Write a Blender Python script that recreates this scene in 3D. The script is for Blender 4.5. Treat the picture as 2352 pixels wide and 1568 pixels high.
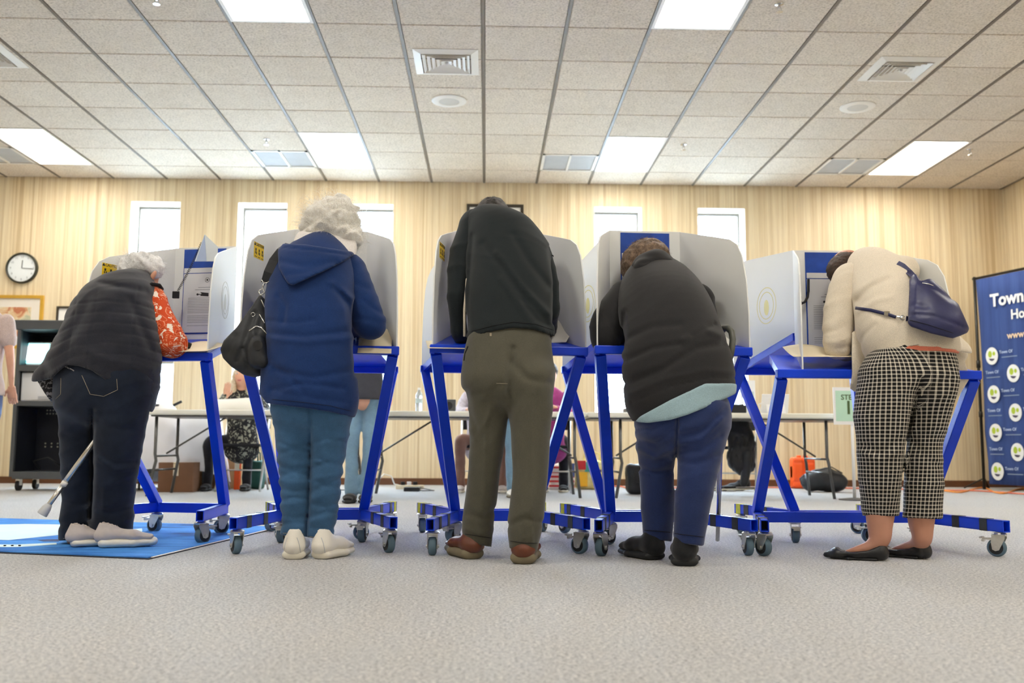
import bpy, bmesh, math, random
import numpy as np
from mathutils import Vector, Matrix

for o in list(bpy.data.objects):
    bpy.data.objects.remove(o, do_unlink=True)
SC = bpy.context.scene
COL = SC.collection
R = math.radians

# ------------------------------------------------------------------ camera
FPX = 2190.6
CAMZ = 0.447
PITCH, YAW, ROLL = R(6.213), R(1.525), R(0.303)
_f = Vector((math.sin(YAW)*math.cos(PITCH), math.cos(YAW)*math.cos(PITCH), math.sin(PITCH)))
_r0 = Vector((math.cos(YAW), -math.sin(YAW), 0)); _u0 = _r0.cross(_f)
_rt = _r0*math.cos(ROLL) + _u0*math.sin(ROLL)
_up = -_r0*math.sin(ROLL) + _u0*math.cos(ROLL)
camd = bpy.data.cameras.new('camera'); cam = bpy.data.objects.new('camera', camd); COL.objects.link(cam)
M = Matrix.Identity(4)
for i in range(3):
    M[i][0] = _rt[i]; M[i][1] = _up[i]; M[i][2] = -_f[i]
M[2][3] = CAMZ
cam.matrix_world = M
camd.sensor_width = 36.0; camd.lens = FPX/2352*36; camd.clip_start = .05; camd.clip_end = 200
camd.dof.use_dof = True; camd.dof.focus_distance = 4.0; camd.dof.aperture_fstop = 3.2
SC.camera = cam

# ------------------------------------------------------------------ world, exposure
w = bpy.data.worlds.new('overcast_sky'); SC.world = w; w.use_nodes = True
bg = w.node_tree.nodes['Background']
bg.inputs[0].default_value = (0.58, 0.79, 1.0, 1); bg.inputs[1].default_value = 24.0
SC.view_settings.view_transform = 'Standard'; SC.view_settings.look = 'None'
SC.view_settings.gamma = 1.0; SC.view_settings.use_curve_mapping = False
SC.view_settings.exposure = 0.95
LAMP = 10.5          # emission of a ceiling light panel

# ------------------------------------------------------------------ pixel helpers (2352 x 1568 frame)
def ray(x, y):
    d = _f*FPX + _rt*(x-1176) - _up*(y-784)
    return d/d.y
def P(x, y, Y):
    d = ray(x, y)*Y
    return Vector((d.x, d.y, d.z+CAMZ))
def Pz(x, y, z=0.0):
    d = ray(x, y); t = (z-CAMZ)/d.z
    return Vector((d.x*t, d.y*t, z))
def PX(a):                       # world (N,3) -> pixels
    a = np.asarray(a, dtype=np.float32) - np.array([0, 0, CAMZ], dtype=np.float32)
    z = a@np.array(_f, dtype=np.float32)
    z = np.maximum(z, .05)
    return 1176+FPX*(a@np.array(_rt, dtype=np.float32))/z, 784-FPX*(a@np.array(_up, dtype=np.float32))/z

# ------------------------------------------------------------------ materials
def lin(c):
    if isinstance(c, str):
        c = c.lstrip('#'); c = [int(c[i:i+2], 16)/255 for i in (0, 2, 4)]
    else: c = [v/255 for v in c]
    return tuple((v/12.92 if v <= .04045 else ((v+.055)/1.055)**2.4) for v in c)+(1.0,)
MATS = {}
class NT:
    def __init__(s, m):
        s.t = m.node_tree; s.n = s.t.nodes; s.l = s.t.links; s.b = s.n['Principled BSDF']
    def add(s, k, **kw):
        n = s.n.new(k)
        for a, v in kw.items(): setattr(n, a, v)
        return n
    def link(s, a, b): s.l.new(a, b)
    def ramp(s, src, stops, interp='LINEAR'):
        r = s.add('ShaderNodeValToRGB'); e = r.color_ramp.elements; r.color_ramp.interpolation = interp
        while len(e) < len(stops): e.new(.5)
        for el, (p, c) in zip(e, stops): el.position = p; el.color = c
        s.link(src, r.inputs[0]); return r
    def coords(s, kind='Object', scale=(1, 1, 1), rot=(0, 0, 0)):
        tc = s.add('ShaderNodeTexCoord'); mp = s.add('ShaderNodeMapping')
        mp.inputs['Scale'].default_value = scale; mp.inputs['Rotation'].default_value = rot
        s.link(tc.outputs[kind], mp.inputs[0]); return mp.outputs[0]
    def noise(s, vec, scale, detail=3, rough=.55, dist=0):
        n = s.add('ShaderNodeTexNoise'); n.inputs['Scale'].default_value = scale; n.inputs['Detail'].default_value = detail
        n.inputs['Roughness'].default_value = rough; n.inputs['Distortion'].default_value = dist
        if vec is not None: s.link(vec, n.inputs['Vector'])
        return n
    def bump(s, h, strength, dist=.01):
        b = s.add('ShaderNodeBump'); b.inputs['Strength'].default_value = strength; b.inputs['Distance'].default_value = dist
        s.link(h, b.inputs['Height']); s.link(b.outputs[0], s.b.inputs['Normal']); return b
def shade(c, k): return tuple(min(1, v*k) for v in c[:3])+(1,)
def newmat(name, col, rough=.6, metal=0, spec=.5):
    m = bpy.data.materials.new(name); m.use_nodes = True; t = NT(m)
    t.b.inputs['Base Color'].default_value = lin(col); t.b.inputs['Roughness'].default_value = rough
    t.b.inputs['Metallic'].default_value = metal; t.b.inputs['Specular IOR Level'].default_value = spec
    MATS[name] = m; return m, t
def plain(name, col, rough=.6, metal=0, spec=.5, var=.08, vscale=6, bump=0, bscale=80):
    m, t = newmat(name, col, rough, metal, spec); c = lin(col)
    v = t.coords()
    if var:
        n = t.noise(v, vscale, 4); r = t.ramp(n.outputs[0], [(.3, shade(c, 1-var)), (.7, shade(c, 1+var))])
        t.link(r.outputs[0], t.b.inputs['Base Color'])
    if bump:
        n2 = t.noise(v, bscale, 3); t.bump(n2.outputs[0], bump, .004)
    return m
def fabric(name, col, rough=.9, var=.18, vscale=9, weave=420, wb=.25, sheen=.25, col2=None):
    m, t = newmat(name, col, rough, 0, .2); c = lin(col); c2 = lin(col2) if col2 else None
    v = t.coords(); n = t.noise(v, vscale, 5, .6)
    fine = t.noise(v, weave, 2, .7)
    a = t.add('ShaderNodeMix', data_type='RGBA', blend_type='MULTIPLY'); a.inputs[0].default_value = .55
    r = t.ramp(n.outputs[0], [(.28, shade(c, 1-var)), (.72, c2 or shade(c, 1+var))])
    r2 = t.ramp(fine.outputs[0], [(.3, (.55, .55, .55, 1)), (.7, (1.15, 1.15, 1.15, 1))])
    t.link(r.outputs[0], a.inputs[6]); t.link(r2.outputs[0], a.inputs[7]); t.link(a.outputs[2], t.b.inputs['Base Color'])
    t.bump(fine.outputs[0], wb, .002)
    t.b.inputs['Sheen Weight'].default_value = sheen; t.b.inputs['Sheen Roughness'].default_value = .5
    return m
def emis(name, col, strength):
    m = bpy.data.materials.new(name); m.use_nodes = True; t = NT(m); c = lin(col)
    t.b.inputs['Base Color'].default_value = c; t.b.inputs['Emission Color'].default_value = c
    t.b.inputs['Emission Strength'].default_value = strength; MATS[name] = m; return m

# ------------------------------------------------------------------ object helpers
def tag(o, label=None, cat=None, group=None, kind=None):
    if label: o['label'] = label
    if cat: o['category'] = cat
    if group: o['group'] = group
    if kind: o['kind'] = kind
    return o
def root(name, loc, label, cat, group=None, rz=0):
    o = bpy.data.objects.new(name, None); COL.objects.link(o); o.location = loc; o.rotation_euler = (0, 0, rz)
    o.empty_display_size = .1
    return tag(o, label, cat, group)
def wloc(p):
    v = Vector((0, 0, 0))
    while p is not None: v += p.location; p = p.parent
    return v
def link(name, me, mat, parent=None, smooth=False, loc=(0, 0, 0), rot=(0, 0, 0)):
    o = bpy.data.objects.new(name, me); COL.objects.link(o)
    if mat is not None:
        me.materials.clear(); me.materials.append(MATS[mat] if isinstance(mat, str) else mat)
    if smooth: me.polygons.foreach_set('use_smooth', [True]*len(me.polygons))
    o.location = loc; o.rotation_euler = rot
    if parent is not None: o.parent = parent
    return o
def pyd(name, v, f):
    me = bpy.data.meshes.new(name); me.from_pydata([tuple(a) for a in v], [], f); me.update(); return me
class MB:
    """collects shapes into one mesh"""
    def __init__(s): s.v = []; s.f = []
    def add(s, v, f):
        n = len(s.v); s.v += [tuple(a) for a in v]; s.f += [tuple(i+n for i in q) for q in f]; return s
    def box(s, c, d, rz=0, m=None):
        x, y, z = d[0]/2, d[1]/2, d[2]/2
        v = [Vector((a*x, b*y, e*z)) for e in (-1, 1) for b in (-1, 1) for a in (-1, 1)]
        if rz: v = [Matrix.Rotation(rz, 3, 'Z')@q for q in v]
        if m is not None: v = [m@q for q in v]
        v = [q+Vector(c) for q in v]
        return s.add(v, [(0, 2, 3, 1), (4, 5, 7, 6), (0, 1, 5, 4), (2, 6, 7, 3), (0, 4, 6, 2), (1, 3, 7, 5)])
    def b2(s, a, b):
        return s.box([(a[i]+b[i])/2 for i in range(3)], [abs(b[i]-a[i]) for i in range(3)])
    def bar(s, a, b, w, h, up=(0, 0, 1)):
        a = Vector(a); b = Vector(b); d = (b-a).normalized(); u = Vector(up)
        sx = d.cross(u)
        if sx.length < 1e-4: sx = d.cross(Vector((0, 1, 0)))
        sx.normalize(); sy = sx.cross(d)
        v = [p+sx*(i*w/2)+sy*(j*h/2) for p in (a, b) for j in (-1, 1) for i in (-1, 1)]
        return s.add(v, [(0, 2, 3, 1), (4, 5, 7, 6), (0, 1, 5, 4), (2, 6, 7, 3), (0, 4, 6, 2), (1, 3, 7, 5)])
    def tube(s, pts, r, n=10, caps=True):
        pts = [Vector(p) for p in pts]; rs = r if isinstance(r, (list, tuple)) else [r]*len(pts)
        base = len(s.v); prev = None; L = len(pts)
        for i, p in enumerate(pts):
            d = (pts[min(i+1, L-1)]-pts[max(i-1, 0)])
            d = d.normalized() if d.length > 1e-9 else Vector((0, 0, 1))
            if prev is None:
                u = d.cross(Vector((0, 0, 1)))
                if u.length < .05: u = d.cross(Vector((0, 1, 0)))
            else: u = prev-d*prev.dot(d)
            u.normalize(); prev = u; w_ = d.cross(u)
            for k in range(n):
                a = 2*math.pi*k/n; s.v.append(tuple(p+(u*math.cos(a)+w_*math.sin(a))*rs[i]))
        for i in range(L-1):
            for k in range(n):
                a = base+i*n+k; b = base+i*n+(k+1) % n; s.f.append((a, b, b+n, a+n))
        if caps:
            s.f.append(tuple(base+k for k in reversed(range(n)))); s.f.append(tuple(base+(L-1)*n+k for k in range(n)))
        return s
    def prism(s, poly, axis, a, b):
        """poly of 2D points extruded along axis ('x','y','z') from a to b"""
        def m(p, t): return {'x': (t, p[0], p[1]), 'y': (p[0], t, p[1]), 'z': (p[0], p[1], t)}[axis]
        n = len(poly); v = [m(p, a) for p in poly]+[m(p, b) for p in poly]
        f = [tuple(reversed(range(n))), tuple(range(n, 2*n))]+[(i, (i+1) % n, (i+1) % n+n, i+n) for i in range(n)]
        return s.add(v, f)
    def lathe(s, prof, c=(0, 0, 0), n=24, axis='z', cap1=True):
        base = len(s.v); c = Vector(c)
        for r, h in prof:
            for k in range(n):
                a = 2*math.pi*k/n; q = (r*math.cos(a), r*math.sin(a), h)
                if axis == 'x': q = (q[2], q[0], q[1])
                if axis == 'y': q = (q[0], q[2], q[1])
                s.v.append(tuple(Vector(q)+c))
        for i in range(len(prof)-1):
            for k in range(n):
                a = base+i*n+k; b = base+i*n+(k+1) % n; s.f.append((a, b, b+n, a+n))
        s.f.append(tuple(base+k for k in reversed(range(n))))
        if cap1: s.f.append(tuple(base+(len(prof)-1)*n+k for k in range(n)))
        return s
    def mesh(s, name):
        me = pyd(name, s.v, s.f); bm = bmesh.new(); bm.from_mesh(me)
        bmesh.ops.recalc_face_normals(bm, faces=bm.faces); bm.to_mesh(me); bm.free(); return me
    def build(s, name, mat, parent=None, smooth=False, bevel=0, world=False, seg=2):
        if world and parent is not None:
            w0 = wloc(parent); s.v = [tuple(Vector(v)-w0) for v in s.v]
        me = s.mesh(name)
        if bevel:
            bm = bmesh.new(); bm.from_mesh(me)
            ed = [e for e in bm.edges if len(e.link_faces) == 2 and e.calc_face_angle(0) > .6]
            bmesh.ops.bevel(bm, geom=ed, offset=bevel, segments=seg, affect='EDGES', profile=.5, clamp_overlap=True)
            bm.to_mesh(me); bm.free()
        o = link(name, me, mat, parent, smooth)
        if smooth == 'auto':
            pass
        return o
def auto_smooth(o, ang=40):
    me = o.data; me.polygons.foreach_set('use_smooth', [True]*len(me.polygons))
    bm = bmesh.new(); bm.from_mesh(me)
    for e in bm.edges:
        e.smooth = not (len(e.link_faces) == 2 and e.calc_face_angle(0) > R(ang))
    bm.to_mesh(me); bm.free(); return o
def text_mesh(s, size, depth=.0006, bold=0.0, align='CENTER'):
    cu = bpy.data.curves.new('txt', 'FONT'); cu.body = s; cu.size = size; cu.extrude = depth; cu.offset = bold
    cu.align_x = align; cu.align_y = 'CENTER'; cu.resolution_u = 3
    o = bpy.data.objects.new('txt', cu); COL.objects.link(o)
    dg = bpy.context.evaluated_depsgraph_get(); dg.update()
    me = bpy.data.meshes.new_from_object(o.evaluated_get(dg))
    bpy.data.objects.remove(o, do_unlink=True); return me
def text(name, s, size, mat, parent, loc, rot, bold=0.0, align='CENTER', depth=.0006):
    return link(name, text_mesh(s, size, depth, bold, align), mat, parent, loc=loc, rot=rot)

# ------------------------------------------------------------------ SDF modelling
class SDF:
    def __init__(s): s.p = []; s.cre = []; s.fn = []; s.clip = []; s.noise = []
    def seg(s, a, b, ra, rb, da=None, db=None, u=(1, 0, 0), k=.02, op='u', cap=None):
        """elliptical round cone from a to b: half widths ra,rb along u; half depths da,db across"""
        s.p.append(('seg', Vector(a), Vector(b), ra, rb, da or ra, db or rb, Vector(u), k, op, cap)); return s
    def ell(s, c, r, rot=None, k=.02, op='u'):
        s.p.append(('ell', Vector(c), Vector(r), rot, k, op)); return s
    def box(s, c, d, rot=None, rr=.01, k=.01, op='u'):
        s.p.append(('box', Vector(c), Vector(d), rot, rr, k, op)); return s
    def chain(s, pts, k=.02, u=(1, 0, 0), op='u'):
        """pts: (Vector, halfwidth, halfdepth)"""
        n = len(pts); q = []
        if n > 2:                                   # smooth the run of sections (Catmull-Rom)
            for i in range(n-1):
                p0, p1, p2, p3 = pts[max(i-1, 0)], pts[i], pts[i+1], pts[min(i+2, n-1)]
                for j in range(4):
                    t = j/4
                    def cr(a, b, c, d): return .5*((2*b)+(c-a)*t+(2*a-5*b+4*c-d)*t*t+(3*b-a-3*c+d)*t**3)
                    q.append((cr(p0[0], p1[0], p2[0], p3[0]), max(.004, cr(p0[1], p1[1], p2[1], p3[1])), max(.004, cr(p0[2], p1[2], p2[2], p3[2]))))
            q.append(pts[-1])
        else: q = list(pts)
        s.p.append(('chain', q, Vector(u), k, op)); return s
    def crease(s, pts, wpx, depth):
        """pixel polyline dent (depth>0) or ridge (<0), wpx gaussian half width"""
        s.cre.append((pts, wpx, depth)); return s
    def mesh(s, name, h=.01, parent=None, smooth_it=1):
        lo = np.full(3, 1e9); hi = -lo
        boxes = []
        for p in s.p:
            if p[0] == 'seg':
                r = max(p[3], p[4], p[5], p[6])*1.05; a = np.array([p[1], p[2]])
                b0, b1 = a.min(0)-r, a.max(0)+r
            elif p[0] == 'chain':
                r = max(max(c[1], c[2]) for c in p[1])*1.05; a = np.array([c[0] for c in p[1]]); b0, b1 = a.min(0)-r, a.max(0)+r
            elif p[0] == 'ell':
                r = max(p[2])*1.05; b0, b1 = np.array(p[1])-r, np.array(p[1])+r
            else:
                r = p[2].length+p[4]; b0, b1 = np.array(p[1])-r, np.array(p[1])+r
            boxes.append((b0, b1))
            if p[-1] == 'u' or p[0] == 'seg' and p[9] == 'u': lo = np.minimum(lo, b0); hi = np.maximum(hi, b1)
        lo -= 4*h; hi += 4*h
        n = np.ceil((hi-lo)/h).astype(int)+1
        ax = [lo[i]+h*np.arange(n[i]) for i in range(3)]
        D = np.full(n, .25, dtype=np.float32)
        for p, (b0, b1) in zip(s.p, boxes):
            kk = p[8] if p[0] == 'seg' else (p[4] if p[0] == 'ell' else (p[3] if p[0] == 'chain' else p[5]))
            mg = .035+kk
            i0 = np.maximum(((b0-mg-lo)/h).astype(int), 0); i1 = np.minimum(((b1+mg-lo)/h).astype(int)+2, n)
            if (i1 <= i0).any(): continue
            X = ax[0][i0[0]:i1[0], None, None].astype(np.float32); Y = ax[1][None, i0[1]:i1[1], None].astype(np.float32)
            Z = ax[2][None, None, i0[2]:i1[2]].astype(np.float32)
            if p[0] == 'chain':
                _, q, u0, k, op = p
                dd = np.full(tuple(i1-i0), .25, dtype=np.float32)
                for c0, c1 in zip(q[:-1], q[1:]):
                    a, b = Vector(c0[0]), Vector(c1[0]); ra, rb, da, db = c0[1], c1[1], c0[2], c1[2]
                    rr = max(ra, rb, da, db)+mg; lo_, hi_ = np.minimum(a, b)-rr, np.maximum(a, b)+rr
                    j0 = np.maximum(((lo_-lo)/h).astype(int), i0)-i0; j1 = np.minimum(((hi_-lo)/h).astype(int)+2, i1)-i0
                    if (j1 <= j0).any(): continue
                    d = b-a; L = max(d.length, 1e-6); d = d/L; u = u0-d*u0.dot(d)
                    if u.length < 1e-3: u = d.orthogonal()
                    u.normalize(); v = d.cross(u)
                    x, y, z = X[j0[0]:j1[0]]-a.x, Y[:, j0[1]:j1[1]]-a.y, Z[:, :, j0[2]:j1[2]]-a.z
                    t = x*d.x+y*d.y+z*d.z; pu = x*u.x+y*u.y+z*u.z; pv = x*v.x+y*v.y+z*v.z
                    tc = np.clip(t/L, 0, 1); w_ = t-tc*L; ru = ra+(rb-ra)*tc; rv = da+(db-da)*tc; rw = np.minimum(ru, rv)
                    e = (np.sqrt((pu/ru)**2+(pv/rv)**2+(w_/rw)**2)-1)*rw
                    sl_ = tuple(slice(j0[i], j1[i]) for i in range(3)); dd[sl_] = np.minimum(dd[sl_], e)
            elif p[0] == 'seg':
                _, a, b, ra, rb, da, db, u, k, op, cap = p
                d = b-a; L = max(d.length, 1e-6); d = d/L
                u = u-d*u.dot(d)
                if u.length < 1e-3: u = d.orthogonal()
                u.normalize(); v = d.cross(u)
                x, y, z = X-a.x, Y-a.y, Z-a.z
                t = x*d.x+y*d.y+z*d.z
                pu = x*u.x+y*u.y+z*u.z; pv = x*v.x+y*v.y+z*v.z
                tc = np.clip(t/L, 0, 1); w_ = t-tc*L
                ru = ra+(rb-ra)*tc; rv = da+(db-da)*tc
                rw = np.minimum(ru, rv) if cap is None else cap
                q = np.sqrt((pu/ru)**2+(pv/rv)**2+(w_/rw)**2)
                dd = (q-1)*np.minimum(ru, rv)
            elif p[0] == 'ell':
                _, c, r, rot, k, op = p
                x, y, z = X-c.x, Y-c.y, Z-c.z
                if rot is not None:
                    Rm = rot.transposed()
                    x, y, z = [Rm[i][0]*x+Rm[i][1]*y+Rm[i][2]*z for i in range(3)]
                q = np.sqrt((x/r.x)**2+(y/r.y)**2+(z/r.z)**2); dd = (q-1)*min(r)
            else:
                _, c, r, rot, rr, k, op = p
                x, y, z = X-c.x, Y-c.y, Z-c.z
                if rot is not None:
                    Rm = rot.transposed()
                    x, y, z = [Rm[i][0]*x+Rm[i][1]*y+Rm[i][2]*z for i in range(3)]
                qx, qy, qz = np.abs(x)-(r.x-rr), np.abs(y)-(r.y-rr), np.abs(z)-(r.z-rr)
                qx, qy, qz = np.broadcast_arrays(qx, qy, qz)
                dd = np.sqrt(np.maximum(qx, 0)**2+np.maximum(qy, 0)**2+np.maximum(qz, 0)**2)+np.minimum(np.maximum(np.maximum(qx, qy), qz), 0)-rr
            sl = tuple(slice(i0[i], i1[i]) for i in range(3))
            A = D[sl]
            if op == 'u':
                hh = np.maximum(k-np.abs(A-dd), 0)/k; D[sl] = np.minimum(A, dd)-hh*hh*k*.25
            else:
                D[sl] = np.maximum(A, -dd)
        if h >= .006 and any(p[0] == 'chain' for p in s.p):      # even out the joints between sections
            for _ in range(2):
                for ax_ in range(3):
                    E = np.moveaxis(D, ax_, 0); o_ = E.copy(); r_ = 2
                    acc_ = E[r_:-r_]*3+2*(E[r_-1:-r_-1]+E[r_+1:-r_+1])+E[:-2*r_]+E[2*r_:]
                    o_[r_:-r_] = acc_/9; D = np.ascontiguousarray(np.moveaxis(o_, 0, ax_))
        # displacement on the near-surface shell only
        act = np.abs(D) < .04
        if (s.cre or s.fn or s.clip):
            idx = np.argwhere(D < .06); pts = lo+idx*h
            px, py = PX(pts); dv = D[idx[:, 0], idx[:, 1], idx[:, 2]]
            for poly, wpx, dep in s.cre:
                best = np.full(len(px), 1e9, dtype=np.float32)
                for (x0, y0), (x1, y1) in zip(poly[:-1], poly[1:]):
                    ex, ey = x1-x0, y1-y0; L2 = ex*ex+ey*ey+1e-6
                    t = np.clip(((px-x0)*ex+(py-y0)*ey)/L2, 0, 1)
                    best = np.minimum(best, (px-x0-t*ex)**2+(py-y0-t*ey)**2)
                dv = dv+dep*np.exp(-best/(wpx*wpx))
            for fn in s.fn: dv = dv+fn(pts[:, 0], pts[:, 1], pts[:, 2], px, py)
            for fn in s.clip: dv = np.maximum(dv, fn(pts[:, 0], pts[:, 1], pts[:, 2], px, py))
            D[idx[:, 0], idx[:, 1], idx[:, 2]] = dv
        D[0], D[-1] = .2, .2; D[:, 0], D[:, -1] = .2, .2; D[:, :, 0], D[:, :, -1] = .2, .2
        S = D < 0
        # surface nets
        c = [S[i:n[0]-1+i, j:n[1]-1+j, k:n[2]-1+k] for i in (0, 1) for j in (0, 1) for k in (0, 1)]
        cnt = sum(q.astype(np.int8) for q in c); active = (cnt > 0) & (cnt < 8)
        cid = np.argwhere(active); vid = np.full(active.shape, -1, dtype=np.int64); vid[active] = np.arange(len(cid))
        off = [(i, j, k) for i in (0, 1) for j in (0, 1) for k in (0, 1)]
        val = [D[cid[:, 0]+o[0], cid[:, 1]+o[1], cid[:, 2]+o[2]] for o in off]
        acc = np.zeros((len(cid), 3)); num = np.zeros(len(cid))
        for a in range(8):
            for b in range(a+1, 8):
                if sum(abs(off[a][i]-off[b][i]) for i in range(3)) != 1: continue
                m = (val[a] < 0) != (val[b] < 0)
                t = np.where(m, val[a]/np.where(m, val[a]-val[b], 1), 0)
                pt = np.array(off[a])[None, :]+t[:, None]*(np.array(off[b])-np.array(off[a]))[None, :]
                acc += pt*m[:, None]; num += m
        V = lo+(cid+acc/np.maximum(num, 1)[:, None])*h
        quads = []
        for axis in range(3):
            o1, o2 = [(1, 2), (2, 0), (0, 1)][axis]
            A = np.take(S, range(0, n[axis]-1), axis); B = np.take(S, range(1, n[axis]), axis)
            e = np.argwhere(A != B)
            e = e[(e[:, o1] > 0) & (e[:, o2] > 0) & (e[:, o1] < n[o1]-1) & (e[:, o2] < n[o2]-1)]
            if not len(e): continue
            ins = S[e[:, 0], e[:, 1], e[:, 2]]
            def g(d1, d2):
                q = e.copy(); q[:, o1] -= d1; q[:, o2] -= d2; return vid[q[:, 0], q[:, 1], q[:, 2]]
            q = np.stack([g(1, 1), g(0, 1), g(0, 0), g(1, 0)], 1)
            q[~ins] = q[~ins][:, ::-1]
            quads.append(q)
        Q = np.concatenate(quads); Q = Q[(Q >= 0).all(1)]
        for _ in range(smooth_it):
            s_ = np.zeros_like(V); cn = np.zeros(len(V))
            for i in range(4):
                np.add.at(s_, Q[:, i], V[Q[:, (i+1) % 4]]); np.add.at(s_, Q[:, i], V[Q[:, (i+3) % 4]]); np.add.at(cn, Q[:, i], 2)
            V = V*.5+.5*s_/np.maximum(cn, 1)[:, None]
        s.V = V.copy()
        if parent is not None: V = V-np.array(wloc(parent))
        me = bpy.data.meshes.new(name)
        me.vertices.add(len(V)); me.vertices.foreach_set('co', V.astype(np.float32).ravel())
        me.loops.add(len(Q)*4); me.loops.foreach_set('vertex_index', Q.astype(np.int32).ravel())
        me.polygons.add(len(Q)); me.polygons.foreach_set('loop_start', np.arange(0, len(Q)*4, 4, dtype=np.int32))
        me.polygons.foreach_set('loop_total', np.full(len(Q), 4, dtype=np.int32))
        me.polygons.foreach_set('use_smooth', np.ones(len(Q), dtype=bool))
        me.update(calc_edges=True)
        return me
    def build(s, name, mat, parent, h=.01, it=1):
        return link(name, s.mesh(name, h, parent, it), mat, parent)
def wrinkle(amp, freq, seed=0, vert=.5):
    rs = random.Random(seed); W = []
    for i in range(7):
        a = rs.uniform(0, 6.28); fx = freq*rs.uniform(.5, 1.5)
        W.append((math.cos(a)*fx, rs.uniform(-.4, .4)*fx, math.sin(a)*fx*vert, rs.uniform(0, 6.28)))
    def fn(x, y, z, px, py):
        t = 0
        for a, b, c, ph in W: t = t+np.sin(a*x+b*y+c*z+ph+1.3*np.sin(b*x-a*z))
        return amp*t/3
    return fn
def folds(amp, freq, seed, ang=0.0, warp=1.2, patch=6.0):
    """sharp cloth folds: ridged bands across direction ang (in the XZ plane), broken into patches"""
    rs = random.Random(seed); ph = [rs.uniform(0, 6.28) for _ in range(8)]; ca, sa = math.cos(ang), math.sin(ang)
    def fn(x, y, z, px, py):
        u = x*ca+z*sa; v = -x*sa+z*ca
        w_ = warp*(np.sin(5*u+7*y+ph[0])+.6*np.sin(11*v+4*u+ph[1])+.4*np.sin(19*u-9*v+ph[2]))
        r1 = 1-np.abs(np.sin(freq*v*.5+w_+ph[3])); r2 = 1-np.abs(np.sin(freq*.83*v+1.7*w_+3*y+ph[4]))
        m_ = .5+.5*np.sin(patch*u+ph[5]+1.5*np.sin(patch*.7*v+ph[6])+2*y)
        return -amp*(r1*r1*m_+.6*r2*r2*(1-m_))+amp*.3
    return fn
def pxpoly(x, pts):               # piecewise linear y(x)
    xs, ys = zip(*pts); return np.interp(x, xs, ys)
# ================================================================== STRUCTURE
T = .6096; GX, GY = -.0456, 6.664; CZ = 3.481; YB = 10.84; XR = 6.07; XL = -7.4; YF = -7.0

m, t = newmat('carpet', (190, 184, 176), .7, 0, .45)
v = t.coords()
n1 = t.noise(v, 110, 4, .85); n2 = t.noise(v, 1.1, 3); n3 = t.noise(v, 420, 2, .6)
r1 = t.ramp(n1.outputs[0], [(.38, lin((58, 60, 64))), (.46, lin((166, 167, 169))), (.53, lin((206, 205, 202))), (.62, lin((246, 242, 234)))])
n4 = t.noise(v, 48, 3, .7); r4 = t.ramp(n4.outputs[0], [(.36, (.80, .80, .82, 1)), (.62, (1.07, 1.06, 1.04, 1))])
r2 = t.ramp(n2.outputs[0], [(.3, (.88, .91, .96, 1)), (.7, (1.0, 1.01, 1.03, 1))])
mx = t.add('ShaderNodeMix', data_type='RGBA', blend_type='MULTIPLY'); mx.inputs[0].default_value = 1
t.link(r1.outputs[0], mx.inputs[6]); t.link(r2.outputs[0], mx.inputs[7]); mx4 = t.add('ShaderNodeMix', data_type='RGBA', blend_type='MULTIPLY'); mx4.inputs[0].default_value = 1; t.link(mx.outputs[2], mx4.inputs[6]); t.link(r4.outputs[0], mx4.inputs[7]); t.link(mx4.outputs[2], t.b.inputs['Base Color'])
t.bump(n3.outputs[0], .55, .006); t.b.inputs['Sheen Weight'].default_value = .7; t.b.inputs['Sheen Roughness'].default_value = .4

def panelling(name, axis):
    m, t = newmat(name, (230, 210, 170), .5, 0, .35)
    sc = (1, .012, .012) if axis == 'x' else (.012, 1, .012)
    v = t.coords(scale=sc)
    a = t.noise(v, 5.5, 3, .6); b = t.noise(v, 15, 3, .6); c = t.noise(t.coords(scale=(sc[0], sc[1], .03)), 160, 2, .5)
    ra = t.ramp(a.outputs[0], [(.30, lin((190, 160, 118))), (.40, lin((232, 212, 174))), (.46, lin((206, 180, 138))), (.52, lin((241, 225, 192))), (.59, lin((212, 187, 146))), (.68, lin((243, 228, 196)))])
    rb = t.ramp(b.outputs[0], [(.35, lin((204, 178, 138))), (.5, lin((243, 227, 194))), (.65, lin((222, 199, 160)))])
    rc = t.ramp(c.outputs[0], [(.3, (.93, .93, .92, 1)), (.7, (1.03, 1.03, 1.03, 1))])
    m1 = t.add('ShaderNodeMix', data_type='RGBA'); m1.inputs[0].default_value = .5
    t.link(ra.outputs[0], m1.inputs[6]); t.link(rb.outputs[0], m1.inputs[7])
    m2 = t.add('ShaderNodeMix', data_type='RGBA', blend_type='MULTIPLY'); m2.inputs[0].default_value = 1
    t.link(m1.outputs[2], m2.inputs[6]); t.link(rc.outputs[0], m2.inputs[7]); t.link(m2.outputs[2], t.b.inputs['Base Color'])
    return m
panelling('panel_x', 'x'); panelling('panel_y', 'y')
plain('reveal', (246, 238, 224), .6, var=.02)
plain('base_vinyl', (104, 66, 38), .5, var=.12)
plain('window_frame', (120, 112, 104), .4, .3, var=.05)
plain('asphalt', (140, 142, 144), .9, var=.1, vscale=1)
plain('white_paint', (225, 218, 204), .7, var=.03)
m, t = newmat('pane', (255, 255, 255), .02)
t.b.inputs['Transmission Weight'].default_value = 1.0; t.b.inputs['IOR'].default_value = 1.0; t.b.inputs['Specular IOR Level'].default_value = .3

def struct(o): o['kind'] = 'structure'; return o
struct(MB().b2((XL, YF, -.1), (XR, YB+.4, 0)).build('floor', 'carpet'))

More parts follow.
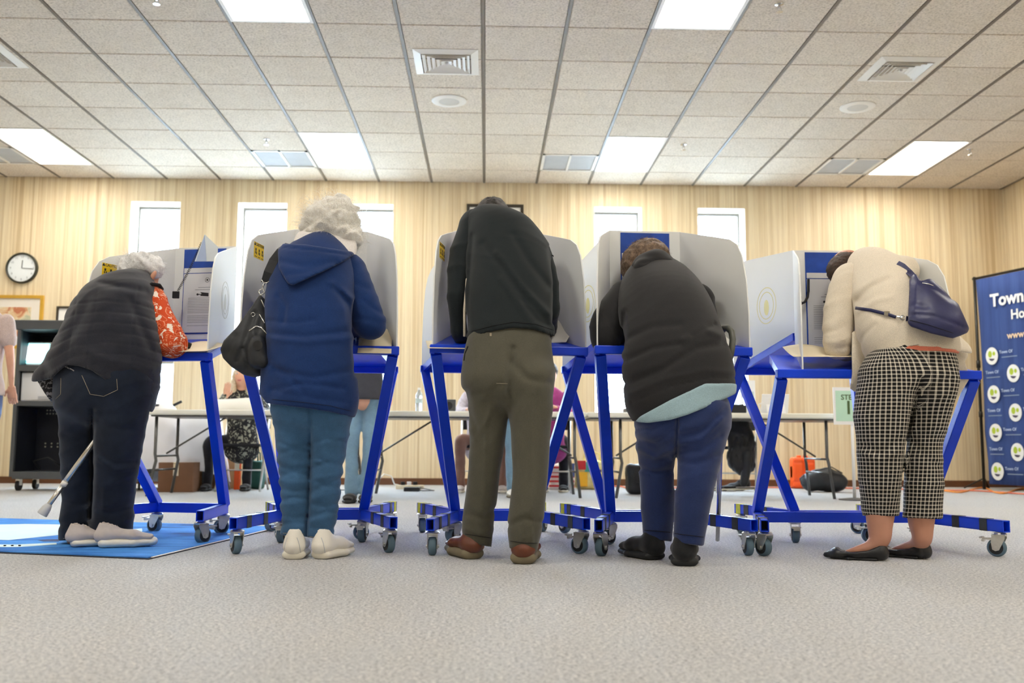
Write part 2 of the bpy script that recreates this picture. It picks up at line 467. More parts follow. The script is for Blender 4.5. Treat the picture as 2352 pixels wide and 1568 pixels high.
WIN = [(-4.10, -3.53), (-2.88, -2.31), (-1.66, -1.09), (1.235, 1.795), (2.445, 3.005)]
ZW0, ZW1 = .80, 3.215
b = MB(); x = XL
for a, c in WIN:
    b.b2((x, YB, 0), (a, YB+.3, CZ+.3)); b.b2((a, YB, 0), (c, YB+.3, ZW0)); b.b2((a, YB, ZW1), (c, YB+.3, CZ+.3)); x = c
b.b2((x, YB, 0), (XR+.3, YB+.3, CZ+.3))
struct(b.build('wall_back', 'panel_x'))
struct(MB().b2((XR, YF, 0), (XR+.3, YB, CZ+.3)).build('wall_right', 'panel_y'))
struct(MB().b2((XL-.3, YF, 0), (XL, YB+.3, CZ+.3)).build('wall_left', 'panel_y'))
struct(MB().b2((XL-.3, YF-.3, 0), (XR+.3, YF, CZ+.3)).build('wall_front', 'panel_x'))
struct(MB().b2((XL, YB-.012, 0), (XR, YB, .075)).build('baseboard_back', 'base_vinyl'))
struct(MB().b2((XR-.012, YF, 0), (XR, YB-.012, .075)).build('baseboard_right', 'base_vinyl'))
struct(MB().b2((-60, YB+.5, -.3), (60, 90, -.25)).build('ground_outside', 'asphalt'))
for i, (a, c) in enumerate(WIN):
    fr = MB(); ty, yd = .012, YB+.245
    for s_ in ((a, a+.03), (c-.03, c)): fr.b2((s_[0], yd, ZW0), (s_[1], yd+.05, ZW1))
    for s_ in ((ZW0, ZW0+.035), (ZW1-.035, ZW1), (1.36, 1.40)): fr.b2((a+.03, yd, s_[0]), (c-.03, yd+.05, s_[1]))
    wn = struct(fr.build('window_%d' % (i+1), 'window_frame'))
    MB().b2((a+.03, yd+.02, ZW0+.035), (c-.03, yd+.024, 1.36)).build('pane', 'pane', wn)
    MB().b2((a+.03, yd+.02, 1.40), (c-.03, yd+.024, ZW1-.035)).build('pane', 'pane', wn)
    rv = MB(); e = .006
    rv.b2((a, YB-.004, ZW0), (a+e, yd, ZW1)); rv.b2((c-e, YB-.004, ZW0), (c, yd, ZW1)); rv.b2((a, YB-.004, ZW1-e), (c, yd, ZW1))
    rv.build('window_reveal', 'reveal', wn); MB().b2((a-.01, YB-.02, ZW0-.02), (c+.01, yd, ZW0+e)).build('window_sill', 'reveal', wn)

# ------------------------------------------------------------------ ceiling
m, t = newmat('tile', (222, 212, 198), .9, 0, .1)
v = t.coords('Object'); a = t.noise(v, 60, 4, .7); b_ = t.noise(v, 9, 3); oi = t.add('ShaderNodeObjectInfo')
ad = t.add('ShaderNodeVectorMath', operation='ADD'); t.link(v, ad.inputs[0]); t.link(oi.outputs['Location'], ad.inputs[1]); t.link(ad.outputs[0], a.inputs['Vector']); t.link(ad.outputs[0], b_.inputs['Vector'])
r1 = t.ramp(a.outputs[0], [(.28, lin((180, 168, 152))), (.5, lin((226, 214, 198))), (.72, lin((244, 234, 220)))])
r2 = t.ramp(b_.outputs[0], [(.3, (.95, .945, .94, 1)), (.7, (1.03, 1.03, 1.03, 1))])
r3 = t.ramp(oi.outputs['Random'], [(0, (.955, .95, .945, 1)), (1, (1.03, 1.03, 1.03, 1))])
m1 = t.add('ShaderNodeMix', data_type='RGBA', blend_type='MULTIPLY'); m1.inputs[0].default_value = 1
m2 = t.add('ShaderNodeMix', data_type='RGBA', blend_type='MULTIPLY'); m2.inputs[0].default_value = 1
t.link(r1.outputs[0], m1.inputs[6]); t.link(r2.outputs[0], m1.inputs[7]); t.link(m1.outputs[2], m2.inputs[6]); t.link(r3.outputs[0], m2.inputs[7])
t.link(m2.outputs[2], t.b.inputs['Base Color']); t.bump(a.outputs[0], .5, .006)
plain('runner', (118, 108, 96), .5, .05, var=.1)
plain('gap_dark', (70, 62, 48), .9, var=.1)
plain('fixture_white', (238, 234, 226), .45, var=.02)
plain('louver', (205, 203, 198), .4, var=.03)
plain('grille_grey', (200, 202, 204), .6, var=.04)
plain('chrome', (205, 205, 205), .2, .9, var=.04)
emis('diffuser', (255, 249, 238), LAMP)
ceil = struct(MB().b2((XL, YF, CZ+.022), (XR, YB, CZ+.3)).build('ceiling', 'gap_dark'))
LC = (-8, -3, 2, 7); GC = (-9, -4, 1, 6)
def cell(c, n): return GX+c*T, GY+n*T
tb = MB(); hw = T/2-.014; hd = T/2-.0055; th = .022
tb.v = [(-hw, -hd, th), (hw, -hd, th), (hw, hd, th), (-hw, hd, th), (-hw, -hd, .004), (hw, -hd, .004), (hw, hd, .004), (-hw, hd, .004),
        (-hw+.006, -hd+.006, 0), (hw-.006, -hd+.006, 0), (hw-.006, hd-.006, 0), (-hw+.006, hd-.006, 0)]
tb.f = [(0, 4, 5, 1), (1, 5, 6, 2), (2, 6, 7, 3), (3, 7, 4, 0), (4, 8, 9, 5), (5, 9, 10, 6), (6, 10, 11, 7), (7, 11, 8, 4), (8, 11, 10, 9)]
tme = tb.mesh('ceiling_tile'); tme.materials.append(MATS['tile'])
pb = MB()
pv = [tuple(q) for q in tb.v]
for q in tb.v: pb.v.append((q[0], q[1]*(.84*T/2-.0055)/hd, q[2]))
pb.f = list(tb.f); pme = pb.mesh('ceiling_tile'); pme.materials.append(MATS['tile'])
def is_light(c, n): return c in LC and n in (-14, -13, -8, -7, -2, -1, 4, 5)
far = MB()
for n in range(-23, 7):
    for c in range(-12, 10):
        if is_light(c, n): continue
        if n == 5 and c in GC: continue
        x0, y0 = cell(c, n)
        if x0+T < XL+.05 or x0 > XR: continue
        if n >= -2 and -10 <= c:
            last = n == 6
            o = bpy.data.objects.new('ceiling_tile', pme if last else tme); COL.objects.link(o); o.parent = ceil
            o.location = (x0+T/2, y0+(.84*T/2 if last else T/2), CZ)
        else:
            far.add([(q[0]+x0+T/2, q[1]+y0+T/2, q[2]+CZ) for q in tb.v], tb.f)
fo = far.build('ceiling_tile_field', 'tile', ceil); fo['kind'] = 'stuff'
rb = MB().b2((-.012, -8, -.002), (.012, YB-GY, .02)); rme = rb.mesh('ceiling_runner'); rme.materials.append(MATS['runner'])
for c in range(-12, 11):
    o = bpy.data.objects.new('ceiling_runner', rme); COL.objects.link(o); o.parent = ceil; o.location = (GX+c*T, GY, CZ)
# recessed lights
LLAB = {(-8, 4): 'glowing ceiling light panel by the windowed wall, over the wall clock end', (-3, 4): 'glowing ceiling light panel by the windowed wall, over the middle pair of left windows', (2, 4): 'glowing ceiling light panel by the windowed wall, over the window right of the framed notice', (7, 4): 'glowing ceiling light panel by the windowed wall, over the blue banner end'}
def light(c, n):
    x0, y0 = cell(c, n); seen = n >= -2

    o = root('ceiling_light', (x0+T/2, y0+T, CZ-.003), LLAB.get((c, n), 'glowing white ceiling light panel well away from the windowed back wall'), 'ceiling light', 'recessed ceiling light panels')
    w_, d_ = T/2-.008, T-.006
    f = MB()
    f.b2((-w_, -d_, 0), (w_, -d_+.025, .03)); f.b2((-w_, d_-.025, 0), (w_, d_, .03)); f.b2((-w_, -d_+.025, 0), (-w_+.025, d_-.025, .03)); f.b2((w_-.025, -d_+.025, 0), (w_, d_-.025, .03))
    f.build('frame', 'fixture_white', o); MB().b2((-w_+.025, -d_+.025, .006), (w_-.025, d_-.025, .012)).build('diffuser', 'diffuser', o)
for c in LC:
    for n in (-14, -8, -2, 4): light(c, n)
# return grilles
GL = {-9: 'over the wall clock end', -4: 'over the left windows', 1: 'near the framed notice', 6: 'over the blue banner end'}
for c in GC:
    x0, y0 = cell(c, 5); o = root('return_grille', (x0+T/2, y0+T/2, CZ-.004), 'grey two pane return air grille beside the ceiling light '+GL[c], 'vent', 'grey return air grilles')
    f = MB(); h_ = T/2-.008
    for s_ in ((-h_, -h_+.03), (h_-.03, h_), (-.012, .012)): f.b2((s_[0], -h_, 0), (s_[1], h_, .02))
    for s_ in ((-h_, -h_+.03), (h_-.03, h_)): f.b2((-h_, s_[0], 0), (h_, s_[1], .02))
    f.build('frame', 'fixture_white', o)
    for sx in (-1, 1):
        g = MB(); xa, xb = sorted((sx*.012, sx*(h_-.03))); g.b2((xa, -h_+.03, .014), (xb, h_-.03, .018))
        for k in range(11):
            yy = -h_+.05+k*.049; g.b2((xa, yy, .011), (xb, yy+.02, .014))
        g.build('louvre_pane', 'grille_grey', o)
# square supply diffusers with nested louvres
for c, lab in ((-7, 'white square louvred air diffuser nearest the equipment cart end of the ceiling'), (-1, 'white square louvred air diffuser in the middle of the ceiling beside a speaker'), (5, 'white square louvred air diffuser nearest the blue banner end of the ceiling')):
    x0, y0 = cell(c, 1); o = root('air_diffuser', (x0+T/2+.012, y0+.055, CZ-.002), lab, 'vent', 'square supply air diffusers')
    def ringm(b, r0, r1, z0, z1, z2):
        v = []
        for r_, z_ in ((r0, z0), (r1, z1)):
            v += [(-r_, -r_, z_), (r_, -r_, z_), (r_, r_, z_), (-r_, r_, z_)]
        v += [(a[0], a[1], a[2]+.003) for a in v]
        f = []
        for k in range(4):
            j = (k+1) % 4; f += [(k, j, j+4, k+4), (k+8, k+12, j+12, j+8), (k, k+8, j+8, j), (k+4, j+4, j+12, k+12)]
        b.add(v, f)
    f = MB(); ringm(f, .255, .195, -.002, -.018, 0); f.build('frame', 'fixture_white', o)
    bk = MB().b2((-.2, -.2, .004), (.2, .2, .008)); bk.build('throat', 'gap_dark', o)
    for k in range(5):
        r_ = .185-k*.036; f = MB(); ringm(f, r_, r_-.023, -.022+.003*k, -.004, 0); f.build('louver', 'fixture_white', o)
    MB().b2((-.01, -.01, -.018), (.01, .01, .0)).build('hub', 'louver', o)
for c in (-1, 5):
    x0, y0 = cell(c, 2); o = root('ceiling_speaker', (x0+T/2+.0, y0+T*.5, CZ), 'round white ceiling speaker by the '+('middle' if c == -1 else 'banner end')+' square diffuser', 'speaker', 'round ceiling speakers')
    s_ = MB().lathe([(.155, 0), (.155, -.006), (.14, -.012), (.09, -.012)], n=32, cap1=False).build('trim_ring', 'fixture_white', o); auto_smooth(s_)
    MB().lathe([(.09, -.006), (.088, -.011), (.02, -.013)], n=24).build('speaker_grille', 'louver', o)
for px, py in ((612, 326), (1570, 338), (2228, 350), (1790, 18), (360, 0)):
    p = Pz(px, py, CZ-.03); o = root('fire_sprinkler', (p.x, p.y, CZ), 'small chrome fire sprinkler head under the ceiling tiles', 'sprinkler', 'ceiling fire sprinklers')
    MB().lathe([(.032, 0), (.03, -.006), (.012, -.01)], n=16).build('escutcheon', 'chrome', o)
    MB().lathe([(.009, -.008), (.009, -.03), (.006, -.034)], n=10).build('nozzle', 'chrome', o)
    MB().tube([(-.012, 0, -.028), (-.014, 0, -.045), (0, 0, -.058)], .003, 6).tube([(.012, 0, -.028), (.014, 0, -.045), (0, 0, -.058)], .003, 6).build('yoke_arm', 'chrome', o)
    MB().lathe([(.024, -.058), (.024, -.061)], n=14).build('deflector', 'chrome', o)
# ================================================================== VOTING BOOTHS
plain('booth_blue', (2, 66, 226), .36, .0, .45, var=.12, vscale=4)
plain('booth_white', (236, 238, 236), .5, 0, .3, var=.015, vscale=3)
plain('header_blue', (30, 74, 168), .45, 0, .4, var=.25, vscale=12)
plain('doc_paper', (222, 224, 226), .3, 0, .6, var=.02)
plain('print_grey', (140, 146, 150), .8, var=.05)
plain('print_black', (40, 40, 44), .7, var=.05)
plain('paper_cream', (240, 226, 196), .7, var=.03)
plain('paper_white', (244, 242, 236), .7, var=.02)
plain('caution_yellow', (246, 208, 20), .5, var=.04)
plain('zinc', (208, 208, 204), .3, .85, var=.1, vscale=30)
plain('rubber_blue_grey', (92, 118, 134), .6, var=.06)
plain('rubber_black', (30, 34, 38), .6, var=.1)
plain('rubber_grey', (92, 94, 86), .4, var=.08)
plain('tape_black', (40, 40, 44), .55, var=.3, vscale=30)
plain('tag_yellow', (198, 196, 40), .6, var=.2, vscale=60)
plain('seal_grey', (214, 215, 205), .6, var=.04)
plain('seal_gold', (226, 216, 150), .6, var=.04)
plain('clear_film', (226, 236, 242), .12, 0, .8, var=.03)

# ---- one swivel caster, shared mesh data
cw = MB().lathe([(.018, -.016), (.030, -.0155), (.036, -.012), (.0375, -.004), (.0375, .004), (.036, .012), (.030, .0155), (.018, .016)], n=28, axis='x')
wheel_me = cw.mesh('wheel'); wheel_me.materials.append(MATS['rubber_blue_grey']); wheel_me.polygons.foreach_set('use_smooth', [True]*len(wheel_me.polygons))
hb = MB().lathe([(.0275, -.0168), (.0275, .0168)], n=20, axis='x'); hub_me = hb.mesh('wheel_hub'); hub_me.materials.append(MATS['rubber_black'])
fk = MB()
for sx in (-1, 1):
    fk.prism([(.0, .088), (-.034, .088), (-.036, .078), (-.012, .028), (.002, .024), (.014, .030), (.018, .06), (.014, .088)], 'x', sx*.0185, sx*.0215)
fk.b2((-.0215, -.036, .086), (.0215, .016, .0895)); fk.lathe([(.028, .0895), (.03, .093), (.024, .099), (.012, .10), (.012, .106)], (0, -.012, 0), 18)
fk.lathe([(.007, -.027), (.007, .027)], (0, .0, .0375), 10, 'x')
fork_me = fk.mesh('caster'); fork_me.materials.append(MATS['zinc'])
bp = MB().b2((-.017, .012, .068), (.017, .052, .074)).b2((-.013, .045, .060), (.013, .056, .068)).b2((-.02, .05, .073), (.02, .062, .079))
brake_me = bp.mesh('brake_pedal'); brake_me.materials.append(MATS['zinc'])
def caster(parent, x, y, rz):
    o = link('caster', fork_me, None, parent, loc=(x, y, 0), rot=(0, 0, rz))
    # swivel stem stands over (x, y): fork trails behind it
    c, s_ = math.cos(rz), math.sin(rz); o.location = (x-(-s_*-.012), y-(c*-.012), 0)
    for nme, me in (('wheel', wheel_me), ('wheel_hub', hub_me), ('brake_pedal', brake_me)):
        q = bpy.data.objects.new(nme, me); COL.objects.link(q); q.parent = o
        if nme != 'brake_pedal': q.location = (0, 0, .0375)
    return o
WB, WF = .172, .325               # half width at the divider and at the desk edge (hourglass plan)
def wing_poly(zf, zr, zs=0, zt=1.47):
    L = math.hypot(WF-WB, .55)
    p = [(.985, zf-.002), (.985, 1.0), (.96, 1.15), (.91, 1.26), (.845, 1.315), (.745, 1.348), (.545, 1.382), (0, zt), (0, zr-.012)]
    return [(a*L, b+(zs if b > 1.0 else 0)) for a, b in p]
def wing_matrix(s_, sx):           # local u (along the wing), thickness, z -> booth space
    d = Vector((sx*(WF-WB), s_*.55, 0)).normalized(); nrm = Vector((sx*abs(d.y), -s_*abs(d.x), 0))
    m = Matrix.Identity(4)
    for i in range(3): m[i][0] = d[i]; m[i][1] = nrm[i]; m[i][3] = (sx*WB, 0, 0)[i]
    return m
def printed(parent, w, z0, z1, yy):
    """flat print on the document: crest, title, arrow, text lines"""
    g = MB()
    rs = random.Random(int(z0*1000)); z = z1-.13
    while z > z0+.03:
        L = w*rs.uniform(.55, .75)
        if rs.random() > .12: g.b2((-w*.72, yy-.0006, z), (-w*.72+2*L*.9, yy, z+.0016))
        z -= .0085
    g.b2((-w*.25, yy-.0006, z1-.075), (w*.5, yy, z1-.0725)); g.b2((-w*.4, yy-.0006, z1-.087), (w*.5, yy, z1-.0845))
    g.build('printed_text', 'print_grey', parent)
    k = MB()
    for i in range(20):
        a = 2*math.pi*i/20; a2 = a+.2; c = (0.02, z1-.035)
        k.prism([(c[0]+math.cos(a)*.013, c[1]+math.sin(a)*.013), (c[0]+math.cos(a2)*.013, c[1]+math.sin(a2)*.013), (c[0]+math.cos(a2)*.0105, c[1]+math.sin(a2)*.0105), (c[0]+math.cos(a)*.0105, c[1]+math.sin(a)*.0105)], 'y', yy-.0006, yy)
    k.prism([(.02+math.cos(i*.785)*.005, z1-.035+math.sin(i*.785)*.005) for i in range(8)], 'y', yy-.0006, yy)
    k.build('printed_crest', 'print_black', parent); k = MB()
    k.b2((-.03, yy-.0006, z1-.112), (0, yy, z1-.108)); k.prism([(-.032+math.cos(i*.785)*.006, z1-.11+math.sin(i*.785)*.006) for i in range(8)], 'y', yy-.0006, yy)
    k.prism([(-.018, z1-.098), (.03, z1-.104), (.03, z1-.122), (-.018, z1-.118), (-.008, z1-.108)], 'y', yy-.0006, yy)
    k.build('printed_arrow', 'print_black', parent)
def booth(name, loc, rz, label, acc=False, sticker=False, seal=0, clip=False, tape=True, cas=None, half=False):
    o = root(name, loc, label, 'voting booth', None, rz)
    zr = .985
    rs = random.Random(int(loc[0]*100)+7)
    sides = []
    for s_ in ((-1,) if half else (-1, 1)): # -1 front frame, 1 rear frame
        A = acc and s_ == -1
        jx, fx, cx, zf = (.39, .50, .415, .768) if A else (.183, .322, .315, .86)
        yj, yf = s_*.05, s_*.55
        MB().bar((-jx, yj, .126), (jx, yj, .126), .035, .048).build('base_bar', 'booth_blue', o, bevel=.002)
        for sx in (-1, 1):
            a, b = Vector((sx*jx, yj, .126)), Vector((sx*fx, yf, .126))
            ft = MB(); d = (b-a).normalized(); nrm = Vector((-d.y, d.x, 0))
            a2 = a-d*.012
            # hollow rectangular tube, open at the outer end
            for off, w_, h_ in (((nrm*.0155), .004, .048), ((nrm*-.0155), .004, .048)):
                ft.bar(a2+off, b+off, w_, h_)
            for dz in (-.022, .022): ft.bar(a2+Vector((0, 0, dz)), b+Vector((0, 0, dz)), .035, .004)
            f = ft.build('foot_tube', 'booth_blue', o)
            if tape:
                for tt in (.45, .78):
                    c = a+(b-a)*tt
                    MB().bar(c-d*.022, c+d*.022, .038, .051).build('tape_band', 'tape_black', f)
            if s_ == 1:
                c = a+(b-a)*.93; MB().bar(c-d*.022, c+d*.022, .0375, .0505).build('tape_tag', 'tag_yellow', f)
            p0 = Vector((sx*jx, yj, .14)); p1 = Vector((sx*(cx-.008), yf-s_*.03, zf-.035))
            MB().bar(p0, p1, .044, .04, up=(0, 1, 0)).build('post', 'booth_blue', o, bevel=.003)
            for k, (qx, qy) in enumerate(((sx*(fx-.012), yf-s_*.035), (sx*jx, yj))):
                ang = rs.uniform(-.9, .9)+(0 if k == 0 else 2.2)
                if cas and (s_, sx, k) in cas: ang = cas[(s_, sx, k)]
                caster(o, qx, qy, ang)
        hwid = cx+.018 if not A else .43
        MB().b2((-hwid, yf-s_*.042, zf-.036), (hwid, yf, zf)).build('desk_edge', 'booth_blue', o, bevel=.004)
        # sloping desk tray (rises towards the middle, narrows to the divider), with side flanges
        tr = MB(); zt = zr if not A else zf+.11; wb = WB+.012 if not A else .30
        def sheet(x0f, x1f, x0b, x1b, zf_, zb_, th):
            v = [(x0f, s_*.545, zf_), (x1f, s_*.545, zf_), (x1b, s_*.002, zb_), (x0b, s_*.002, zb_)]
            tr.add(v+[(q[0], q[1], q[2]-th) for q in v], [(0, 1, 2, 3), (7, 6, 5, 4), (0, 4, 5, 1), (1, 5, 6, 2), (2, 6, 7, 3), (3, 7, 4, 0)])
        sheet(-hwid+.004, hwid-.004, -wb, wb, zf-.004, zt, .006)
        for sx in (-1, 1): sheet(*(sorted((sx*(hwid-.004), sx*(hwid-.018)))+sorted((sx*wb, sx*(wb-.014)))), zf-.006, zt-.002, .034)
        tr.build('desk_tray', 'booth_blue', o)
        for sx in (-1, 1):
            m_ = wing_matrix(s_, sx); wp = wing_poly(zf, zt, -.085 if A else 0)
            if acc and not A: Lw = math.hypot(WF-WB, .55); wp = [(a_*Lw, b_) for a_, b_ in ((1, zf-.012), (.99, 1.2), (.965, 1.32), (.91, 1.385), (.8, 1.415), (0, 1.385), (0, zt-.012))]
            pb_ = MB().prism(wp, 'y', -.003, .003)
            pb_.v = [tuple(m_@Vector(q)) for q in pb_.v]; pb_.build('side_panel', 'booth_white', o)
    zs = -.085 if acc else 0
    dv = MB().b2((-WB, -.0035, (.86 if acc else zr)-.0), (WB, .0035, 1.47+zs)).build('divider_panel', 'booth_white', o)
    # instruction holder on the divider
    w_ = .118; z0 = .90 if acc else 1.02; yy = -.004
    MB().b2((-w_, yy-.003, 1.362+zs), (w_, yy, 1.46+zs)).build('holder_header', 'header_blue', o)
    MB().b2((-w_, yy-.003, z0-.006), (w_, yy, 1.362+zs)).build('holder_backing', 'header_blue', o)
    doc = MB().b2((-w_+.005, yy-.006, z0), (w_-.005, yy-.003, 1.33+zs)).b2((-w_+.005, yy-.006, 1.334+zs), (w_-.005, yy-.003, 1.36+zs)).build('instruction_sheet', 'doc_paper', o)
    printed(doc, w_, z0, 1.33+zs, yy-.0061)
    if sticker:
        m_ = wing_matrix(-1, -1)
        st = MB().b2((.365, -.0042, 1.245), (.465, -.003, 1.313)); st.v = [tuple(m_@Vector(q)) for q in st.v]
        st = st.build('caution_sticker', 'caution_yellow', o)
        tm = text_mesh('\u25b2CAUTION', .0185, .0004, .0003)
        # inner face is seen with u running right to left
        m2 = m_@Matrix(((-1, 0, 0, .415), (0, 0, -1, -.0044), (0, 1, 0, 1.304), (0, 0, 0, 1)))
        tm.transform(m2); link('sticker_text', tm, 'print_black', st)
        g = MB()
        for u in (.378, .412, .446):
            g.b2((u-.004, -.0047, 1.275), (u+.006, -.0042, 1.287)); g.b2((u-.008, -.0047, 1.261), (u-.002, -.0042, 1.273))
            g.b2((u+.002, -.0047, 1.263), (u+.008, -.0042, 1.273)); g.b2((u-.011, -.0047, 1.250), (u+.011, -.0042, 1.2525))
        g.v = [tuple(m_@Vector(q)) for q in g.v]; g.build('sticker_pictogram', 'print_black', st)
    if seal:
        m_ = wing_matrix(-1 if seal > 0 else 1, 1 if seal > 0 else -1); g = MB(); cu = .24
        for rr in (.088, .066):
            for i in range(36):
                a, a2 = 2*math.pi*i/36, 2*math.pi*(i+1)/36
                g.prism([(cu+math.cos(q)*r_, 1.15+math.sin(q)*r_*1.05) for q, r_ in ((a, rr), (a2, rr), (a2, rr-.0035), (a, rr-.0035))], 'y', .003, .0038)
        g.prism([(cu+math.cos(i*.524)*.022, 1.14+math.sin(i*.524)*.04) for i in range(12)], 'y', .003, .0038)
        g.v = [tuple(m_@Vector(q)) for q in g.v]
        g.build('printed_seal', 'seal_gold' if seal < 0 else 'seal_grey', o)
    return o
BO = {}
BO[1] = booth('voting_booth', (-1.475, 4.96, 0), R(-12), 'blue framed voting booth standing on the blue printed mat', sticker=True, seal=1, half=True, tape=False)
BO[2] = booth('voting_booth', (-.752, 4.53, 0), R(5.4), 'blue framed voting booth in front of the woman in the navy coat', sticker=True)
BO[3] = booth('voting_booth', (.04, 4.50, 0), R(6.0), 'blue framed voting booth in front of the man in the black sweater', sticker=True)
BO[4] = booth('voting_booth', (.752, 4.47, 0), R(2.9), 'blue framed voting booth with a grey crook cane hooked on its desk edge', seal=-1)
BO[5] = booth('voting_booth', (1.64, 4.47, 0), 0, 'wide lower voting booth in front of the woman in the beige jacket', acc=True, seal=-1)
# ================================================================== PEOPLE
plain('skin', (214, 160, 132), .5, 0, .4, var=.06, vscale=14)
plain('skin_dark', (196, 142, 118), .5, 0, .4, var=.06, vscale=14)
plain('eye_white', (235, 232, 228), .3, var=0); plain('iris', (60, 50, 44), .3, var=0); plain('lip', (190, 110, 104), .5, var=.04)
def pt(x, y, Y, hw, d=None):
    r = hw*Y/FPX
    return (P(x, y, Y), r, d if d is not None else r)
def hairmat(name, c0, c1, rough=.55):
    m, t = newmat(name, c0, rough, 0, .4); v = t.coords(); n = t.noise(v, 60, 4, .7, .4)
    r = t.ramp(n.outputs[0], [(.3, lin(c0)), (.7, lin(c1))]); t.link(r.outputs[0], t.b.inputs['Base Color'])
    n2 = t.noise(v, 160, 3, .7, .6); t.bump(n2.outputs[0], .8, .006); return m
hairmat('hair_white', (236, 230, 218), (255, 254, 250)); hairmat('hair_silver', (222, 221, 220), (255, 255, 255))
hairmat('hair_black', (26, 24, 24), (84, 80, 78)); hairmat('hair_brown', (66, 50, 40), (150, 126, 104)); hairmat('hair_dark', (34, 24, 20), (84, 62, 50)); hairmat('hair_blond', (206, 180, 140), (246, 232, 208))
def strands(name, mat, parent, c, r, n, length, curl, seed, lower=-.3, width=.0012, rot=None, gravity=.3, back=1):
    """thin curved ribbons rooted on an ellipsoid scalp"""
    rs = np.random.RandomState(seed); V = []; F = []
    c = np.array(c); r = np.array(r)
    Rm = np.array(rot) if rot is not None else np.eye(3)
    for i in range(n):
        while True:
            d = rs.normal(size=3); d /= np.linalg.norm(d)
            if d[2] > lower: break
        p = c+Rm@(d*r); nd = Rm@(d/r); nd /= np.linalg.norm(nd)
        tang = np.cross(nd, rs.normal(size=3)); tang /= np.linalg.norm(tang)+1e-9
        dirn = nd*.5+tang*.8; dirn /= np.linalg.norm(dirn)
        ax = rs.normal(size=3); ax /= np.linalg.norm(ax)
        side = np.cross(dirn, ax); side /= np.linalg.norm(side)+1e-9
        L = length*rs.uniform(.5, 1.2); K = 6; b = len(V)
        for k in range(K):
            w_ = width*(1-.75*k/(K-1))
            V.append(p-side*w_); V.append(p+side*w_)
            dirn = dirn+curl*np.cross(ax, dirn)*.35+np.array([0, 0, -gravity*.12])+nd*.02; dirn /= np.linalg.norm(dirn); p = p+dirn*L/(K-1)
        for k in range(K-1): F.append((b+2*k, b+2*k+1, b+2*k+3, b+2*k+2))
    V = np.array(V)-np.array(wloc(parent)); me = pyd(name, V, F); o = link(name, me, mat, parent, True); o['kind'] = 'stuff'; return o

def hand_sdf(s, wrist, d, n, thumb, L=.18, curl=.5):
    """palm and five curled fingers; d forearm direction, n palm normal (curl side), thumb side vector"""
    d = Vector(d).normalized(); n = Vector(n); n = (n-d*n.dot(d)).normalized(); sd = d.cross(n).normalized()
    if sd.dot(Vector(thumb)) < 0: sd = -sd
    k = L/.18; w = Vector(wrist)
    s.seg(w, w+d*.085*k, .028*k, .038*k, .016*k, .014*k, sd, .012)
    for i, (o_, ln) in enumerate(((.029, .072), (.010, .080), (-.009, .075), (-.027, .060))):
        b = w+d*.085*k+sd*o_*k; p1 = b+(d*math.cos(curl*.7)+n*math.sin(curl*.7))*ln*.45*k
        p2 = p1+(d*math.cos(curl*1.6)+n*math.sin(curl*1.6))*ln*.32*k; p3 = p2+(d*math.cos(curl*2.3)+n*math.sin(curl*2.3))*ln*.25*k
        for a, c, ra, rb in ((b-d*.02*k, p1, .0088, .0085), (p1, p2, .0085, .0078), (p2, p3, .0078, .0066)): s.seg(a, c, ra*k, rb*k, k=.004)
    t0 = w+d*.025*k+sd*.024*k; t1 = t0+(sd*.7+d*.6+n*.3).normalized()*.042*k; t2 = t1+(sd*.25+d*.9+n*.35).normalized()*.034*k
    s.seg(t0, t1, .0125*k, .0105*k, k=.01); s.seg(t1, t2, .0105*k, .0085*k, k=.004)
def hand(parent_mesh_list, wrist, d, n, thumb, L=.18, curl=.5):
    s = SDF(); hand_sdf(s, wrist, d, n, thumb, L, curl); parent_mesh_list.append(s)
def join_meshes(name, mes):
    bm = bmesh.new()
    for m_ in mes: bm.from_mesh(m_)
    me = bpy.data.meshes.new(name); bm.to_mesh(me); bm.free()
    me.polygons.foreach_set('use_smooth', [True]*len(me.polygons)); return me
def head_sdf(s, c, f, up, k=1.0):
    """skull, jaw, nose, ears; c centre, f face direction, up crown direction"""
    f = Vector(f).normalized(); up = Vector(up); up = (up-f*up.dot(f)).normalized(); sd = f.cross(up).normalized()
    rot = Matrix((sd, f, up)).transposed(); c = Vector(c)
    def q(x, y, z): return c+(sd*x+f*y+up*z)*k
    s.ell(q(0, -.012, .025), Vector((.074, .092, .092))*k, rot, .03)
    s.ell(q(0, .028, -.045), Vector((.058, .062, .068))*k, rot, .04)
    s.ell(q(0, .06, -.098), Vector((.026, .02, .018))*k, rot, .03)
    s.seg(q(0, .088, .012), q(0, .106, -.028), .010*k, .015*k, k=.012)
    for sx in (-1, 1):
        s.ell(q(sx*.076, -.008, -.012), Vector((.010, .020, .032))*k, rot, .008)
        s.ell(q(sx*.03, .098, .008), Vector((.02, .014, .013))*k, rot, .012, 'sub')
        s.ell(q(sx*.045, .066, -.03), Vector((.022, .022, .02))*k, rot, .02)
        s.seg(q(sx*.014, .094, .026), q(sx*.046, .082, .024), .008*k, .006*k, k=.012)
    s.ell(q(0, .09, -.062), Vector((.026, .012, .010))*k, rot, .01)
    return rot
